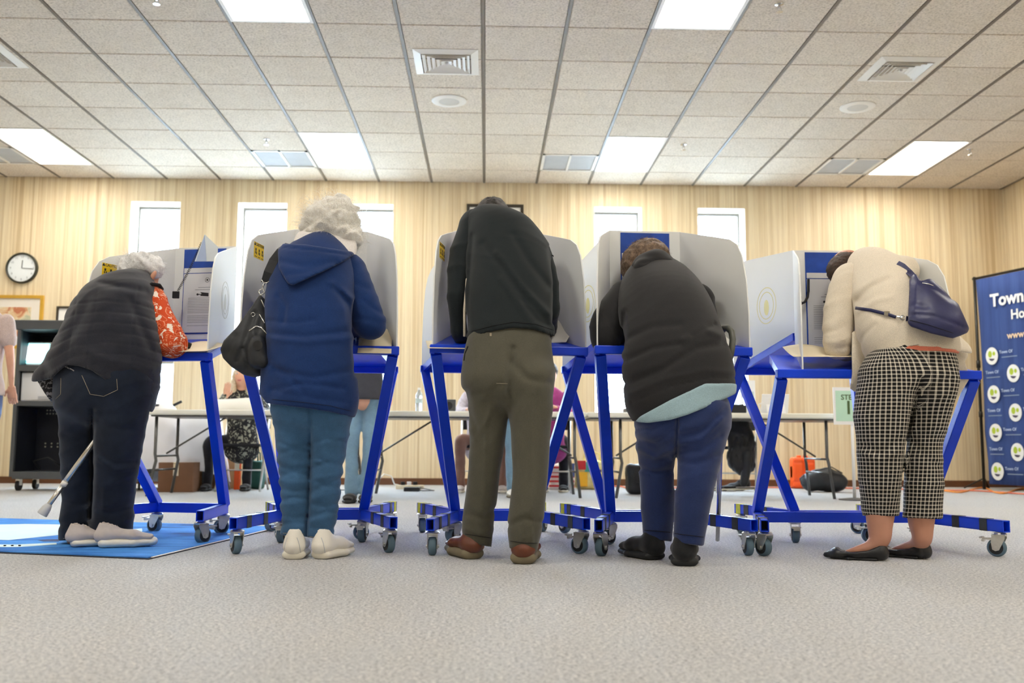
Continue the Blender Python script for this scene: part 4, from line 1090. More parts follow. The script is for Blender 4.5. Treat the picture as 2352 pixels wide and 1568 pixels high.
for c, w_, d_ in (([(1178, 800), (1172, 860), (1168, 905)], 8, .014), ([(1225, 900), (1222, 1050), (1222, 1250)], 3, -.005), ([(1118, 960), (1112, 1080), (1110, 1200)], 3, -.004), ([(1175, 830), (1210, 870), (1262, 880)], 9, .006), ([(1070, 900), (1085, 960), (1100, 1000)], 7, .007), ([(1130, 930), (1110, 980), (1092, 1010)], 6, -.006), ([(1075, 1180), (1110, 1190), (1135, 1170)], 7, .007), ([(1170, 1205), (1205, 1190), (1245, 1200)], 7, .007), ([(1068, 1215), (1100, 1225), (1130, 1215)], 5, -.005), ([(1150, 880), (1130, 900), (1090, 905)], 6, .004)): s.crease(c, w_, d_)
tr3 = s.build('trousers', 'olive_wool', p3, .007)
line_on(tr3, [(1068, 1226), (1100, 1231), (1132, 1236)], .0012, 'seam_dark', 'cuff_seam'); line_on(tr3, [(1172, 1242), (1205, 1247), (1238, 1247)], .0012, 'seam_dark', 'cuff_seam')
line_on(tr3, [(1075, 795), (1068, 812), (1066, 828)], .003, 'seam_dark', 'pocket_opening'); line_on(tr3, [(1140, 880), (1166, 881)], .0012, 'thread', 'pocket_seam')
q = surf(tr3, [(1127, 768)], .004)
if q: MB().box(q[0], (.008, .003, .012)).build('belt_loop_tag', 'silver', p3, world=True)
to3 = L((1172, 775, 3.81, 101, .13), (1172, 700, 3.88, 104, .13), (1172, 640, 3.95, 103, .13), (1164, 580, 4.03, 96, .125), (1140, 532, 4.10, 72, .11), (1120, 512, 4.15, 52, .085))
s = SDF().chain(to3, .03); s.seg(P(1180, 545, 4.09), P(1236, 592, 4.05), .10, .065, k=.04); s.seg(P(1112, 515, 4.14), P(1085, 522, 4.14), .075, .06, k=.03)
s.clip.append(hem([(1030, 782), (1068, 778), (1100, 770), (1130, 761), (1180, 752), (1230, 757), (1277, 774), (1320, 776)])); s.fn.append(folds(.003, 32, 32, -.75))
for c, w_, d_ in (([(1110, 560), (1160, 620), (1210, 690), (1262, 745)], 9, .006), ([(1140, 580), (1200, 660), (1262, 720)], 7, -.006), ([(1180, 540), (1215, 600), (1262, 660)], 9, .006), ([(1200, 690), (1235, 735), (1255, 745)], 6, .005), ([(1150, 640), (1220, 740), (1255, 765)], 7, -.004), ([(1085, 540), (1078, 640), (1074, 760)], 5, .006), ([(1262, 570), (1274, 650), (1272, 740)], 5, .012)): s.crease(c, w_, d_)
sw = s.build('pullover', 'sweater_black', p3, .007)
line_on(sw, [(1070, 764), (1130, 748), (1180, 739), (1230, 744), (1272, 758)], .0012, 'seam_dark', 'hem_rib')
ar = L((1092, 512, 4.15, 34), (1064, 590, 4.06, 33), (1051, 680, 3.97, 24), (1054, 760, 3.99, 19)); fo = L((1054, 760, 3.99, 19), (1062, 778, 4.05, 18))
arb = L((1232, 578, 4.08, 34), (1260, 650, 4.02, 24), (1263, 715, 3.99, 22)); fob = L((1263, 715, 3.99, 22), (1262, 745, 4.12, 19), (1262, 765, 4.22, 17))
for a, f in ((ar, fo), (arb, fob)):
    s = SDF().chain(a, .02).chain(f, .015); s.fn.append(folds(.006, 50, 33, .3)); s.build('sleeve', 'sweater_black', p3, .0085)
hc = P(1132, 512, 4.29)
body(p3, 'skin_dark', [lg1, lg2], to3, [ar, fo, arb, fob], (hc, (-.1, .7, -.7), (0, .7, .7), .93), [(P(1062, 778, 4.05), (.3, .85, -.2), (0, 0, -1), (1, 0, 0), .175, .7), (P(1262, 765, 4.22), (-.4, .8, -.1), (0, 0, -1), (-1, 0, 0), .175, .6)])
s = SDF().ell(P(1131, 494, 4.27), (.078, .09, .084)).ell(P(1140, 505, 4.22), (.07, .06, .06)); s.fn.append(wrinkle(.002, 260, 34, 1)); hr = s.build('hair', 'hair_black', p3, .005)
strands('hair_strands', 'hair_black', hr, P(1131, 494, 4.27), (.076, .088, .082), 900, .012, 1.5, 6, -.5, .0008)
SDF().seg(P(1146, 484, 4.22), P(1186, 500, 4.16), .018, .014, .03, .03).build('shirt_collar', 'collar_white', p3, .006)
MB().tube([P(1073, 640, 3.93), P(1067, 710, 3.9), P(1067, 772, 3.87)], .006, 6).build('shirt_tail', 'beige_wool', p3, True, world=True)
shoe(p3, Pz(1095, 1286), R(24), .29, .105, .085, 'leather_brown', 'sole_tan', .044); shoe(p3, Pz(1199, 1298), R(-8), .29, .108, .085, 'leather_brown', 'sole_tan', .046)

# ================================================================== person 4: black hoodie, navy trousers
p4 = person(Pz(1540, 1295), 'person in a black hooded sweatshirt and navy trousers leaning elbows on a booth desk')
lg1 = L((1514, 985, 3.76, 56, .13), (1511, 1050, 3.79, 45), (1511, 1120, 3.82, 40), (1511, 1190, 3.84, 36), (1510, 1242, 3.86, 32))
lg2 = L((1614, 960, 3.70, 64, .14), (1605, 1040, 3.67, 53), (1596, 1110, 3.65, 45), (1588, 1180, 3.645, 39), (1582, 1254, 3.645, 33))
s = SDF().chain(lg1, .012).chain(lg2, .012).chain(L((1568, 930, 3.73, 104, .14), (1566, 965, 3.72, 107, .155)), .02)
s.fn.append(folds(.005, 50, 41, .35)); s.clip.append(hem([(1400, 1236), (1478, 1237), (1540, 1243), (1549, 1246), (1616, 1254), (1660, 1256)]))
s.crease([(1556, 960), (1553, 1050), (1551, 1120)], 4, .018)
for c, w_, d_ in (([(1560, 1000), (1610, 990), (1665, 940)], 6, .006), ([(1560, 1018), (1612, 1008), (1660, 960)], 5, -.006), ([(1562, 1040), (1610, 1035), (1655, 1000)], 6, .006), ([(1465, 1010), (1505, 1020), (1550, 985)], 6, .007), ([(1465, 1030), (1505, 1050), (1548, 1030)], 6, -.007), ([(1468, 1075), (1505, 1085), (1548, 1080)], 6, .009), ([(1462, 985), (1500, 985), (1545, 960)], 5, .006), ([(1560, 1060), (1600, 1065), (1648, 1045)], 7, .006)): s.crease(c, w_, d_)
tr4 = s.build('trousers', 'navy_jersey', p4, .007)
line_on(tr4, [(1480, 1217), (1540, 1222)], .0012, 'seam_dark', 'hem_seam'); line_on(tr4, [(1550, 1225), (1616, 1233)], .0012, 'seam_dark', 'hem_seam')
s = SDF().chain(L((1568, 870, 3.74, 122, .165), (1566, 965, 3.72, 114, .168)), .02)
s.clip.append(pclip([(1458, 969), (1470, 956), (1540, 918), (1620, 880), (1695, 880), (1690, 904), (1660, 918), (1620, 936), (1580, 952), (1540, 964), (1490, 971)], 3.7)); s.fn.append(wrinkle(.003, 40, 42)); s.build('tee_shirt', 'tee_blue', p4, .0075)
to4 = L((1562, 915, 3.745, 127, .172), (1556, 845, 3.77, 128, .178), (1543, 770, 3.83, 115, .172), (1530, 720, 3.91, 110, .165), (1518, 680, 4.01, 98, .15), (1508, 652, 4.09, 76, .13), (1502, 632, 4.14, 50, .1))
s = SDF().chain(to4, .03); s.clip.append(hem([(1380, 962), (1458, 968), (1500, 946), (1560, 914), (1620, 889), (1695, 887)])); s.fn.append(folds(.0018, 30, 43, .8))
for c, w_, d_ in (([(1440, 880), (1520, 850), (1600, 800), (1660, 790)], 9, .009), ([(1430, 830), (1500, 800), (1560, 790)], 7, .007), ([(1445, 905), (1530, 870), (1620, 850), (1685, 855)], 6, -.004), ([(1440, 780), (1500, 750), (1560, 745)], 9, .006), ([(1570, 780), (1620, 755), (1655, 770)], 8, -.008), ([(1590, 770), (1640, 745)], 6, .008), ([(1450, 925), (1540, 888), (1640, 866), (1688, 868)], 2.2, .004), ([(1435, 720), (1430, 800)], 6, .010)): s.crease(c, w_, d_)
hd = s.build('hooded_sweatshirt', 'hoodie_black', p4, .007)
s = SDF().chain(L((1464, 632, 4.06, 16, .05), (1480, 608, 4.04, 25, .06), (1515, 602, 4.04, 25, .06), (1543, 618, 4.06, 18, .05), (1556, 634, 4.10, 10, .04)), .015); s.seg(P(1478, 616, 3.99), P(1530, 610, 4.01), .045, .04, .045, .04, k=.012)
s.crease([(1460, 640), (1490, 628), (1540, 618)], 4, .008); s.crease([(1475, 604), (1510, 598), (1545, 608)], 3, .006); s.build('hood', 'hoodie_black', hd, .007)
ar = L((1440, 682, 4.10, 42), (1398, 738, 4.0, 41), (1392, 776, 3.97, 35)); fo = L((1392, 776, 3.97, 34), (1420, 782, 4.15, 28), (1450, 780, 4.3, 22))
arb = L((1600, 690, 4.12, 42), (1618, 728, 4.08, 30)); fob = L((1618, 728, 4.08, 28), (1600, 750, 4.22, 24), (1570, 760, 4.32, 20))
for a, f in ((ar, fo), (arb, fob)):
    s = SDF().chain(a, .03).chain(f, .02); s.fn.append(folds(.006, 50, 44, .3)); s.crease([(1380, 700), (1400, 740), (1430, 790)], 5, .006); s.build('sleeve', 'hoodie_black', p4, .0085)
hc = P(1486, 612, 4.34)
body(p4, 'skin', [lg1, lg2], to4, [ar, fo, arb, fob], (hc, (-.15, .72, -.68), (0, .68, .73), 1.0), [(P(1450, 780, 4.3), (.7, .7, -.1), (0, 0, -1), (0, 1, 0), .175, .5), (P(1570, 760, 4.32), (-.8, .5, -.1), (0, 0, -1), (0, 1, 0), .175, .7)])
s = SDF().ell(P(1487, 596, 4.33), (.10, .10, .10)).ell(P(1446, 610, 4.32), (.04, .07, .075)).ell(P(1500, 585, 4.3), (.075, .07, .065)); s.fn.append(wrinkle(.004, 130, 45, .5)); hr = s.build('hair', 'hair_brown', p4, .006)
strands('hair_strands', 'hair_brown', hr, P(1487, 596, 4.33), (.098, .098, .098), 1400, .028, .5, 8, -.5, .0009, gravity=1.5)
shoe(p4, Pz(1520, 1288), R(28), .275, .108, .11, 'shoe_black', 'sole_black', .032); shoe(p4, Pz(1572, 1303), R(-12), .275, .11, .12, 'shoe_black', 'sole_black', .034)
# crook cane on the desk edge
cr = root('crook_cane', P(1684, 860, 3.86), 'dark grey crook handled cane hooked over a booth desk edge', 'cane')
hp = [P(x, y, Y) for x, y, Y in ((1656, 800, 3.99), (1654, 780, 3.985), (1656, 764, 3.97), (1663, 754, 3.95), (1672, 754, 3.93), (1680, 762, 3.91), (1683, 780, 3.90), (1681, 800, 3.89), (1677, 822, 3.885))]
MB().tube(hp, .0135, 12).build('crook_handle', 'rubber_grey' if 'rubber_grey' in MATS else 'rubber_black', cr, True, world=True)
MB().tube([hp[-1], P(1660, 900, 3.87), Pz(1648, 1240, .03)], .0095, 10).build('shaft', 'silver', cr, True, world=True)

# ================================================================== person 5: beige jacket, checked trousers
p5 = person(Pz(2075, 1288), 'person in a beige jacket and black and white checked trousers bending over a low booth')
lg1 = L((2036, 870, 3.79, 60, .13), (2029, 945, 3.79, 64, .12), (2028, 1010, 3.795, 58), (2026, 1080, 3.81, 53), (2025, 1140, 3.83, 46), (2026, 1192, 3.85, 41))
lg2 = L((2138, 860, 3.83, 52, .13), (2130, 930, 3.84, 51, .12), (2121, 1000, 3.85, 44), (2117, 1050, 3.855, 44), (2118, 1110, 3.865, 46), (2114, 1198, 3.88, 44))
s = SDF().chain(lg1, .012).chain(lg2, .012).chain(L((2104, 812, 3.83, 92, .12), (2090, 860, 3.80, 104, .135)), .03)
s.fn.append(folds(.005, 50, 51, .4)); s.clip.append(hem([(1900, 1182), (1985, 1184), (2066, 1185), (2070, 1188), (2160, 1192), (2230, 1194)]))
s.crease([(2118, 870), (2100, 930), (2084, 1000), (2074, 1080), (2070, 1185)], 5, .018)
for c, w_, d_ in (([(1985, 1020), (2025, 1040), (2065, 1010)], 8, .008), ([(1980, 1040), (2020, 1055), (2060, 1040)], 6, -.007), ([(2095, 1010), (2120, 1040), (2150, 1070)], 7, .007), ([(2105, 900), (2140, 890), (2180, 870)], 8, .008), ([(2100, 930), (2135, 920), (2170, 905)], 7, -.006)): s.crease(c, w_, d_)
me = s.mesh('checked_trousers', .007, p5)
w0 = wloc(p5); pants_uv(me, [(lg1[0][0], lg1[-1][0], .105), (lg2[0][0], lg2[-1][0], .085)], w0)
tr5 = link('checked_trousers', me, 'plaid', p5, True)
s = SDF().chain(L((2100, 800, 3.83, 100, .128), (2095, 830, 3.82, 102, .13)), .02); s.clip.append(pclip([(2070, 803), (2095, 790), (2205, 792), (2203, 812), (2160, 806), (2085, 808)], 3.8)); s.build('salmon_top', 'salmon', p5, .006)
to5 = L((2098, 806, 3.84, 108, .145), (2078, 755, 3.87, 112, .15), (2052, 705, 3.93, 90, .142), (2032, 665, 4.01, 75, .13), (2010, 630, 4.11, 60, .12), (1990, 612, 4.18, 44, .09))
s = SDF().chain(to5, .03); s.clip.append(hem([(1930, 912), (1960, 906), (1985, 850), (2040, 833), (2078, 802), (2110, 796), (2160, 799), (2240, 814)])); s.fn.append(folds(.003, 34, 52, .9))
s.seg(P(2020, 640, 4.08), P(2075, 622, 4.1), .1, .07, k=.03); s.seg(P(2190, 790, 3.88), P(2222, 803, 3.9), .04, .02, .08, .05, k=.02)
for c, w_, d_ in (([(1968, 690), (2000, 660), (2040, 640)], 7, .008), ([(1970, 715), (2010, 690), (2050, 680)], 6, -.005), ([(1972, 800), (1985, 770), (2010, 745)], 5, .006), ([(2010, 720), (2060, 740), (2080, 800)], 8, .007), ([(1965, 780), (1975, 830), (1985, 850)], 5, .007), ([(2050, 740), (2070, 775)], 6, -.005)): s.crease(c, w_, d_)
jk = s.build('jacket', 'beige_wool', p5, .007)
s = SDF().ell(P(1985, 835, 3.93), (.12, .035, .15)); s.clip.append(pclip([(1958, 740), (1956, 800), (1957, 860), (1950, 903), (1958, 909), (1974, 888), (1984, 850), (2036, 834), (2040, 760)], 3.9)); s.fn.append(wrinkle(.004, 50, 53)); s.build('jacket_front', 'beige_wool', jk, .006)
s = SDF().ell(P(2196, 865, 3.96), (.075, .03, .14)); s.clip.append(pclip([(2180, 795), (2222, 800), (2229, 808), (2216, 830), (2228, 868), (2205, 905), (2178, 940), (2165, 900)], 3.9)); s.fn.append(wrinkle(.004, 60, 54)); s.build('jacket_front', 'beige_wool', jk, .006)
line_on(jk, [(1984, 845), (2040, 828), (2078, 797), (2110, 791)], .001, 'thread', 'hem_seam')
ar = L((1955, 645, 4.13, 44), (1930, 705, 4.06, 36), (1925, 765, 4.01, 35), (1924, 795, 4.0, 30)); fo = L((1924, 795, 4.0, 29), (1940, 806, 4.12, 24), (1962, 806, 4.24, 20))
arb = L((2070, 640, 4.17, 32), (2085, 710, 4.28, 30), (2070, 760, 4.32, 26)); fob = L((2070, 760, 4.32, 26), (2030, 785, 4.36, 20))
for i, (a, f) in enumerate(((ar, fo), (arb, fob))):
    s = SDF().chain(a, .03).chain(f, .02); s.fn.append(folds(.006, 50, 55, .3))
    if i == 0:
        for c, w_, d_ in (([(1892, 765), (1915, 760), (1940, 748)], 4, .006), ([(1892, 785), (1920, 785), (1950, 775)], 4, -.006), ([(1895, 800), (1925, 800), (1955, 795)], 4, .006)): s.crease(c, w_, d_)
    s.build('sleeve', 'beige_wool', p5, .0085)
hc = P(1946, 625, 4.32)
an = [L((2022, 1150, 3.83, 34), (2020, 1200, 3.825, 28), (2022, 1236, 3.82, 23)), L((2116, 1160, 3.86, 32), (2117, 1208, 3.86, 25), (2119, 1238, 3.85, 21))]
for a_, hl_, hd_ in ((an[0], Pz(2042, 1288), R(66)), (an[1], Pz(2139, 1285), R(42))):
    d_ = Vector((-math.sin(hd_), math.cos(hd_), 0))
    a_ += [(hl_+d_*.055+Vector((0, 0, .058)), .029, .03), (hl_+d_*.085+Vector((0, 0, .045)), .028, .028), (hl_+d_*.13+Vector((0, 0, .033)), .029, .02), (hl_+d_*.18+Vector((0, 0, .024)), .026, .013)]
body(p5, 'skin_dark', [lg1, lg2], to5, [ar, fo, arb, fob], (hc, (-.45, .6, -.66), (-.2, .6, .75), .93), bare=an, hands=[(P(1962, 806, 4.24), (.5, .8, -.1), (0, 0, -1), (1, 0, 0), .165, .7), (P(2030, 785, 4.36), (-.8, .5, -.1), (0, 0, -1), (0, 1, 0), .165, .6)])
s = SDF().ell(P(1944, 615, 4.31), (.080, .085, .074)).ell(P(1925, 622, 4.29), (.05, .06, .055)); s.fn.append(wrinkle(.002, 260, 56, 1)); hr = s.build('hair', 'hair_dark', p5, .005)
strands('hair_strands', 'hair_dark', hr, P(1944, 615, 4.31), (.079, .084, .073), 900, .012, 1.2, 9, -.5, .0008)
shoe(p5, Pz(2042, 1288), R(66), .25, .085, .062, 'leather_black', 'sole_black', .012, 'flat'); shoe(p5, Pz(2139, 1285), R(42), .25, .085, .062, 'leather_black', 'sole_black', .012, 'flat')
# navy backpack
bp_ = root('backpack', P(2155, 778, 3.72), 'navy convertible backpack slung across the back of a beige jacket', 'bag')
s = SDF().chain(L((2112, 645, 3.80, 24, .04), (2130, 690, 3.75, 52, .06), (2150, 735, 3.70, 74, .07), (2155, 755, 3.69, 74, .07)), .03)
s.clip.append(pclip([(2086, 612), (2098, 618), (2114, 646), (2132, 640), (2152, 640), (2174, 656), (2194, 682), (2214, 725), (2227, 755), (2222, 764), (2206, 771), (2188, 777), (2140, 766), (2092, 750), (2085, 742), (2086, 718), (2089, 660)], 3.72))
s.fn.append(wrinkle(.002, 40, 61)); s.crease([(2087, 722), (2140, 724), (2190, 742), (2224, 757)], 3, .005)
for c, w_, d_ in (([(2120, 650), (2150, 665), (2185, 690)], 5, .005), ([(2100, 700), (2130, 705)], 6, .004), ([(2105, 650), (2100, 720)], 5, -.004)): s.crease(c, w_, d_)
bb = s.build('pack_body', 'bag_navy', bp_, .007)
line_on(bb, [(2118, 650), (2132, 652), (2144, 656)], .0025, 'silver', 'zip'); line_on(bb, [(2090, 735), (2130, 745), (2190, 765)], .0012, 'seam_dark', 'base_seam')
q = surf(bb, [(2114, 640), (2122, 648)], .006)
if len(q) == 2: MB().tube(q, .006, 6).build('zip_pull', 'silver', bp_, True, world=True)
def ribbon(pts, w, th, mat, name, parent, dirv=(0, 1, 0)):
    V = []; n = len(pts)
    for i, p in enumerate(pts):
        d = (pts[min(i+1, n-1)]-pts[max(i-1, 0)]).normalized(); sd = d.cross(Vector(dirv)).normalized()*w/2; tv = Vector(dirv)*th
        V += [p-sd, p+sd, p+sd+tv, p-sd+tv]
    F = [(4*i+k, 4*i+(k+1) % 4, 4*i+4+(k+1) % 4, 4*i+4+k) for i in range(n-1) for k in range(4)]+[(0, 1, 2, 3), tuple(4*(n-1)+k for k in (3, 2, 1, 0))]
    return MB().add(V, F).build(name, mat, parent, world=True)
q = surf(jk, [(2060, 606), (2072, 612), (2086, 622)], .006)
ribbon(q[:3]+[P(2104, 640, 3.80), P(2118, 655, 3.74)], .034, .006, 'bag_navy', 'shoulder_strap', bp_)
strip_on(jk, [(1964, 707), (2000, 712), (2040, 722), (2058, 728)], .013, 'bag_navy', 'webbing_strap', bp_, off=.007)
q = surf(jk, [(2037, 720), (2060, 727), (2072, 729), (2082, 731)], .009)
if len(q) == 4:
    MB().box(q[0], (.022, .004, .018)).tube([q[1], q[2]], .0035, 6).build('strap_buckle', 'silver', bp_, world=True)
    MB().tube([q[2]+Vector((math.cos(a)*.009, 0, math.sin(a)*.009)) for a in np.linspace(0, 6.28, 14)], .002, 5).build('ring', 'silver', bp_, True, world=True)
    ribbon([q[3], P(2096, 735, 3.74)], .02, .004, 'bag_navy', 'strap_tab', bp_)
# ================================================================== BACKGROUND PEOPLE
fabric('tee_taupe', (196, 176, 168), var=.1, weave=200); fabric('jacket_charcoal', (64, 66, 74), var=.15); fabric('black_cloth', (26, 27, 32), var=.2, col2=(44, 46, 56)); fabric('magenta_knit', (168, 66, 132), var=.2, vscale=14)
fabric('light_blue_shirt', (150, 200, 214), var=.08); fabric('tan_cloth', (146, 110, 96), var=.12); fabric('lavender_print', (196, 188, 200), var=.3, vscale=40); fabric('denim_mid', (70, 92, 140), var=.2)
m, t = newmat('black_floral', (30, 30, 34), .8); v = t.coords(); n1 = t.noise(v, 28, 2, .5, 1.5); r1 = t.ramp(n1.outputs[0], [(.55, lin((26, 27, 31))), (.6, lin((170, 168, 150)))]); t.link(r1.outputs[0], t.b.inputs['Base Color'])
def figure(loc, face, label, mats, pose='stand', k=1.0, feet=None, hands=None, lean=0.0, head_tilt=-.1, hair='short', spread=.1, facep=False, sleeves='long', hipz=None):
    """mats: shirt, trousers, skin, hair, shoe, sole. face: heading angle (0 = +Y). Returns the root"""
    c, s_ = math.cos(face), math.sin(face); f = Vector((-s_, c, 0)); r = Vector((c, s_, 0)); b = Vector((loc[0], loc[1], 0))
    o = person(b, label)
    def q(x, y, z): return b+r*x*k+f*y*k+Vector((0, 0, z*k))
    hz = hipz or (.90 if pose == 'stand' else .50)
    legs = []
    for i, sx in enumerate((-1, 1)):
        ft = feet[i] if feet else (b+r*sx*spread*k+(f*.0 if pose == 'stand' else f*.44*k))
        ft = Vector((ft[0], ft[1], 0))
        if pose == 'stand':
            kn = (q(sx*.09, .01, .50)+ft+Vector((0, 0, .5*k)))/2
            ch = [(q(sx*.085, 0, hz-.02), .088*k, .10*k), (q(sx*.09, .0, .70), .08*k, .085*k), (kn, .058*k, .065*k), ((kn+ft)/2+Vector((0, 0, .05)), .052*k, .056*k), (ft+Vector((0, 0, .07*k)), .05*k, .055*k)]
        else:
            kn = Vector((ft.x, ft.y, 0))-f*.02*k+Vector((0, 0, .50*k))
            ch = [(q(sx*.09, 0, hz), .09*k, .09*k), ((q(sx*.09, 0, hz)+kn)/2, .08*k, .08*k), (kn, .065*k, .065*k), (kn*.5+ft*.5+Vector((0, 0, .02)), .055*k, .055*k), (ft+Vector((0, 0, .07*k)), .055*k, .058*k)]
        legs.append((ch, ft))
    s = SDF()
    for ch, ft in legs: s.chain(ch, .02, tuple(r))
    s.seg(q(0, 0, hz), q(0, -.01, hz+.05), .152*k, .14*k, .112*k, .10*k, tuple(r), .03); s.fn.append(wrinkle(.003, 40, 71)); s.build('trousers', mats[1], o, .012)
    sh = q(0, lean, hz+.50); tor = [(q(0, 0, hz-.08), .188*k, .145*k), (q(0, lean*.3, hz+.14), .155*k, .115*k), (q(0, lean*.7, hz+.34), .175*k, .115*k), (sh-Vector((0, 0, .04*k)), .165*k, .10*k), (sh+Vector((0, 0, .02*k)), .09*k, .07*k)]
    s = SDF().chain(tor, .03, tuple(r)); s.fn.append(wrinkle(.003, 35, 72)); zc = (hz-.10)*k if pose == 'stand' else -1.0; s.clip.append(lambda x, y, z, px, py: zc-z); st = s.build('shirt', mats[0], o, .012)
    arms = []; hl = []
    for i, sx in enumerate((-1, 1)):
        s0 = sh+r*sx*.165*k-Vector((0, 0, .035*k))
        if hands and hands[i] is not None:
            if isinstance(hands[i], tuple): hd_, el, hdir = (Vector(v_) for v_ in hands[i])
            else: hd_ = Vector(hands[i]); hdir = None
            mid = (s0+hd_)/2; d = hd_-s0; L0 = .54*k; hgt = math.sqrt(max(L0*L0-d.length_squared, .0004))/2
            if hdir is None: el = mid+r*sx*hgt*.7-Vector((0, 0, hgt*.75))
        else:
            hdir = None; el = s0+r*sx*.05*k-Vector((0, 0, .28*k))-f*.02; hd_ = el+f*.08*k-Vector((0, 0, .23*k))
        arms.append([(s0, .056*k, .056*k), (el, .044*k, .044*k), (hd_, .03*k, .03*k)]); hl.append((hd_, hdir or (hd_-el).normalized()))
        ch = arms[-1] if sleeves == 'long' else [arms[-1][0], ((s0*.45+el*.55), .056*k, .056*k)]
        s2 = SDF().chain([(a[0], a[1]*1.12, a[2]*1.12) for a in ch], .02); s2.fn.append(wrinkle(.003, 50, 73)); s2.build('sleeve', mats[0], o, .011)
    hc = sh+Vector((0, 0, .20*k))+f*(.03+lean*.2)*k; fd = f+Vector((0, 0, head_tilt)); up = Vector((0, 0, 1))
    sb = SDF()
    for ch, ft in legs: sb.chain(shrink(ch, .8), .02)
    sb.chain(shrink(tor, .72), .03, tuple(r))
    for a in arms: sb.chain(shrink(a, .8), .02)
    head_sdf(sb, hc, fd, up, k); sb.seg(sh, hc-Vector((0, 0, .06*k)), .055*k, .052*k, k=.02)
    mes = [sb.mesh('body', .010, o, 1)]
    for i, (hp, d) in enumerate(hl):
        hs = SDF(); hand_sdf(hs, hp-d*.015, d, f if pose == 'stand' else (f if d.z > .5 else Vector((0, 0, -1))), -r*(-1 if i == 0 else 1), .17*k, .35 if d.z < .5 else .12); mes.append(hs.mesh('hand', .005, o, 1))
    bd = link('body', join_meshes('body', mes), mats[2], o, True)
    if facep: face_parts(bd, hc, fd, up, k)
    h = SDF().ell(hc+Vector((0, 0, .035*k))-f*.022*k, Vector((.086, .098, .09))*k, Matrix.Rotation(face, 3, 'Z'))
    h.ell(hc+f*.085*k+Vector((0, 0, -.02*k)), Vector((.06, .06, .075))*k, Matrix.Rotation(face, 3, 'Z'), .01, 'sub')
    if hair == 'long':
        for sx in (-1, 1): h.seg(hc+r*sx*.075*k+Vector((0, 0, .02)), hc+r*sx*.08*k-f*.0*k+Vector((0, 0, -.16*k)), .026*k, .03*k, .05*k, .045*k, tuple(r), .02)
        h.seg(hc-f*.07*k, hc-f*.07*k-Vector((0, 0, .15*k)), .07*k, .07*k, .03*k, .03*k, tuple(r), .02)
    h.fn.append(wrinkle(.003, 120, 75)); h.build('hair', mats[3], o, .008)
    for ch, ft in legs: shoe(o, ft-f*.07*k, face, .26*k, .095*k, .09*k, mats[4], mats[5], .028)
    return o, q, hc
# far left, taupe tee
a = Pz(-22, 1160); figure((a.x-.27, a.y+.25), R(8), 'person in a taupe tee shirt and blue jeans standing before the equipment cart', ('tee_taupe', 'denim_mid', 'skin', 'hair_brown', 'shoe_black', 'sole_white'), k=1.0, sleeves='short', hands=(None, None))
# seated poll worker raising a hand
f1, f2 = Pz(476, 1127), Pz(566, 1127)
wx = P(556, 960, 9.32)
figure((wx.x, 9.36), R(180), 'seated poll worker with long blond hair raising one hand behind the table', ('black_floral', 'black_cloth', 'skin', 'hair_blond', 'shoe_black', 'sole_black'), 'sit', .92, feet=(f2, f1), hands=(P(600, 938, 8.9), (P(519, 908, 9.02), P(496, 940, 9.06), (.18, -.1, 1))), lean=.06, hair='long', facep=True, head_tilt=.08)
# voter on the far side of booth two
a = Pz(822, 1152); figure((a.x+.02, a.y), R(178), 'voter in a charcoal jacket and faded jeans standing on the far side of a booth', ('jacket_charcoal', 'denim_light', 'skin', 'hair_brown', 'shoe_black', 'sole_black'), feet=(Pz(842, 1154), Pz(806, 1154)), k=1.0)
# behind the middle table
a = P(1108, 960, 9.35); figure((a.x, 9.35), R(180), 'seated poll worker in a pale print top and tan cropped trousers', ('lavender_print', 'tan_cloth', 'skin', 'hair_brown', 'mesh_grey', 'sole_white'), 'sit', .95, feet=(Pz(1153, 1131), Pz(1056, 1131)), hands=(P(1130, 940, 8.9), P(1075, 940, 8.9)))
a = Pz(1190, 1142); figure((a.x, a.y), R(180), 'person in light blue jeans standing beside the middle table', ('light_blue_shirt', 'denim_light', 'skin', 'hair_brown', 'shoe_white', 'sole_tan'), feet=(Pz(1212, 1142), Pz(1176, 1142)), k=.97)
a = P(1262, 960, 9.3); figure((a.x, 9.3), R(176), 'seated poll worker in a magenta top and black trousers', ('magenta_knit', 'black_cloth', 'skin', 'hair_black', 'shoe_black', 'sole_white'), 'sit', .95, feet=(Pz(1294, 1130), Pz(1248, 1130)), hands=(P(1275, 935, 8.88), P(1228, 935, 8.9)))

# ================================================================== TABLES
plain('table_top', (222, 220, 206), .55, var=.03); plain('table_leg', (96, 96, 94), .35, .6, var=.08); plain('table_edge', (196, 192, 174), .6, var=.03)
def table(x0, x1, label, lx0, lx1):
    o = root('folding_table', ((x0+x1)/2, 8.58, 0), label, 'table'); w_ = (x1-x0)/2
    MB().b2((-w_, -.38, .690), (w_, .38, .736)).build('table_top', 'table_top', o, bevel=.012)
    MB().b2((-w_+.03, -.35, .676), (w_-.03, .35, .69)).build('underframe', 'table_leg', o)
    for lx, sg in ((lx0, 1), (lx1, -1)):
        x = lx-(x0+x1)/2
        for y in (-.29, .29):
            MB().tube([(x, y, .68), (x, y, .36), (x+.012, y*1.02, .30), (x-sg*.045, y*1.1, .0)], .0135, 10).build('leg', 'table_leg', o, True)
        MB().tube([(x, -.29, .34), (x, .29, .34)], .009, 8).tube([(x-sg*.01, -.30, .22), (x-sg*.01, .30, .22)], .009, 8).build('leg_crossbar', 'table_leg', o, True)
        MB().tube([(x, 0, .36), (x+sg*.52, 0, .685)], .008, 8).build('diagonal_brace', 'table_leg', o, True)
    return o
XT = lambda px: P(px, 950, 8.2).x
table(XT(336), XT(838), 'folding table with the seated woman raising her hand behind it', XT(352), XT(800))
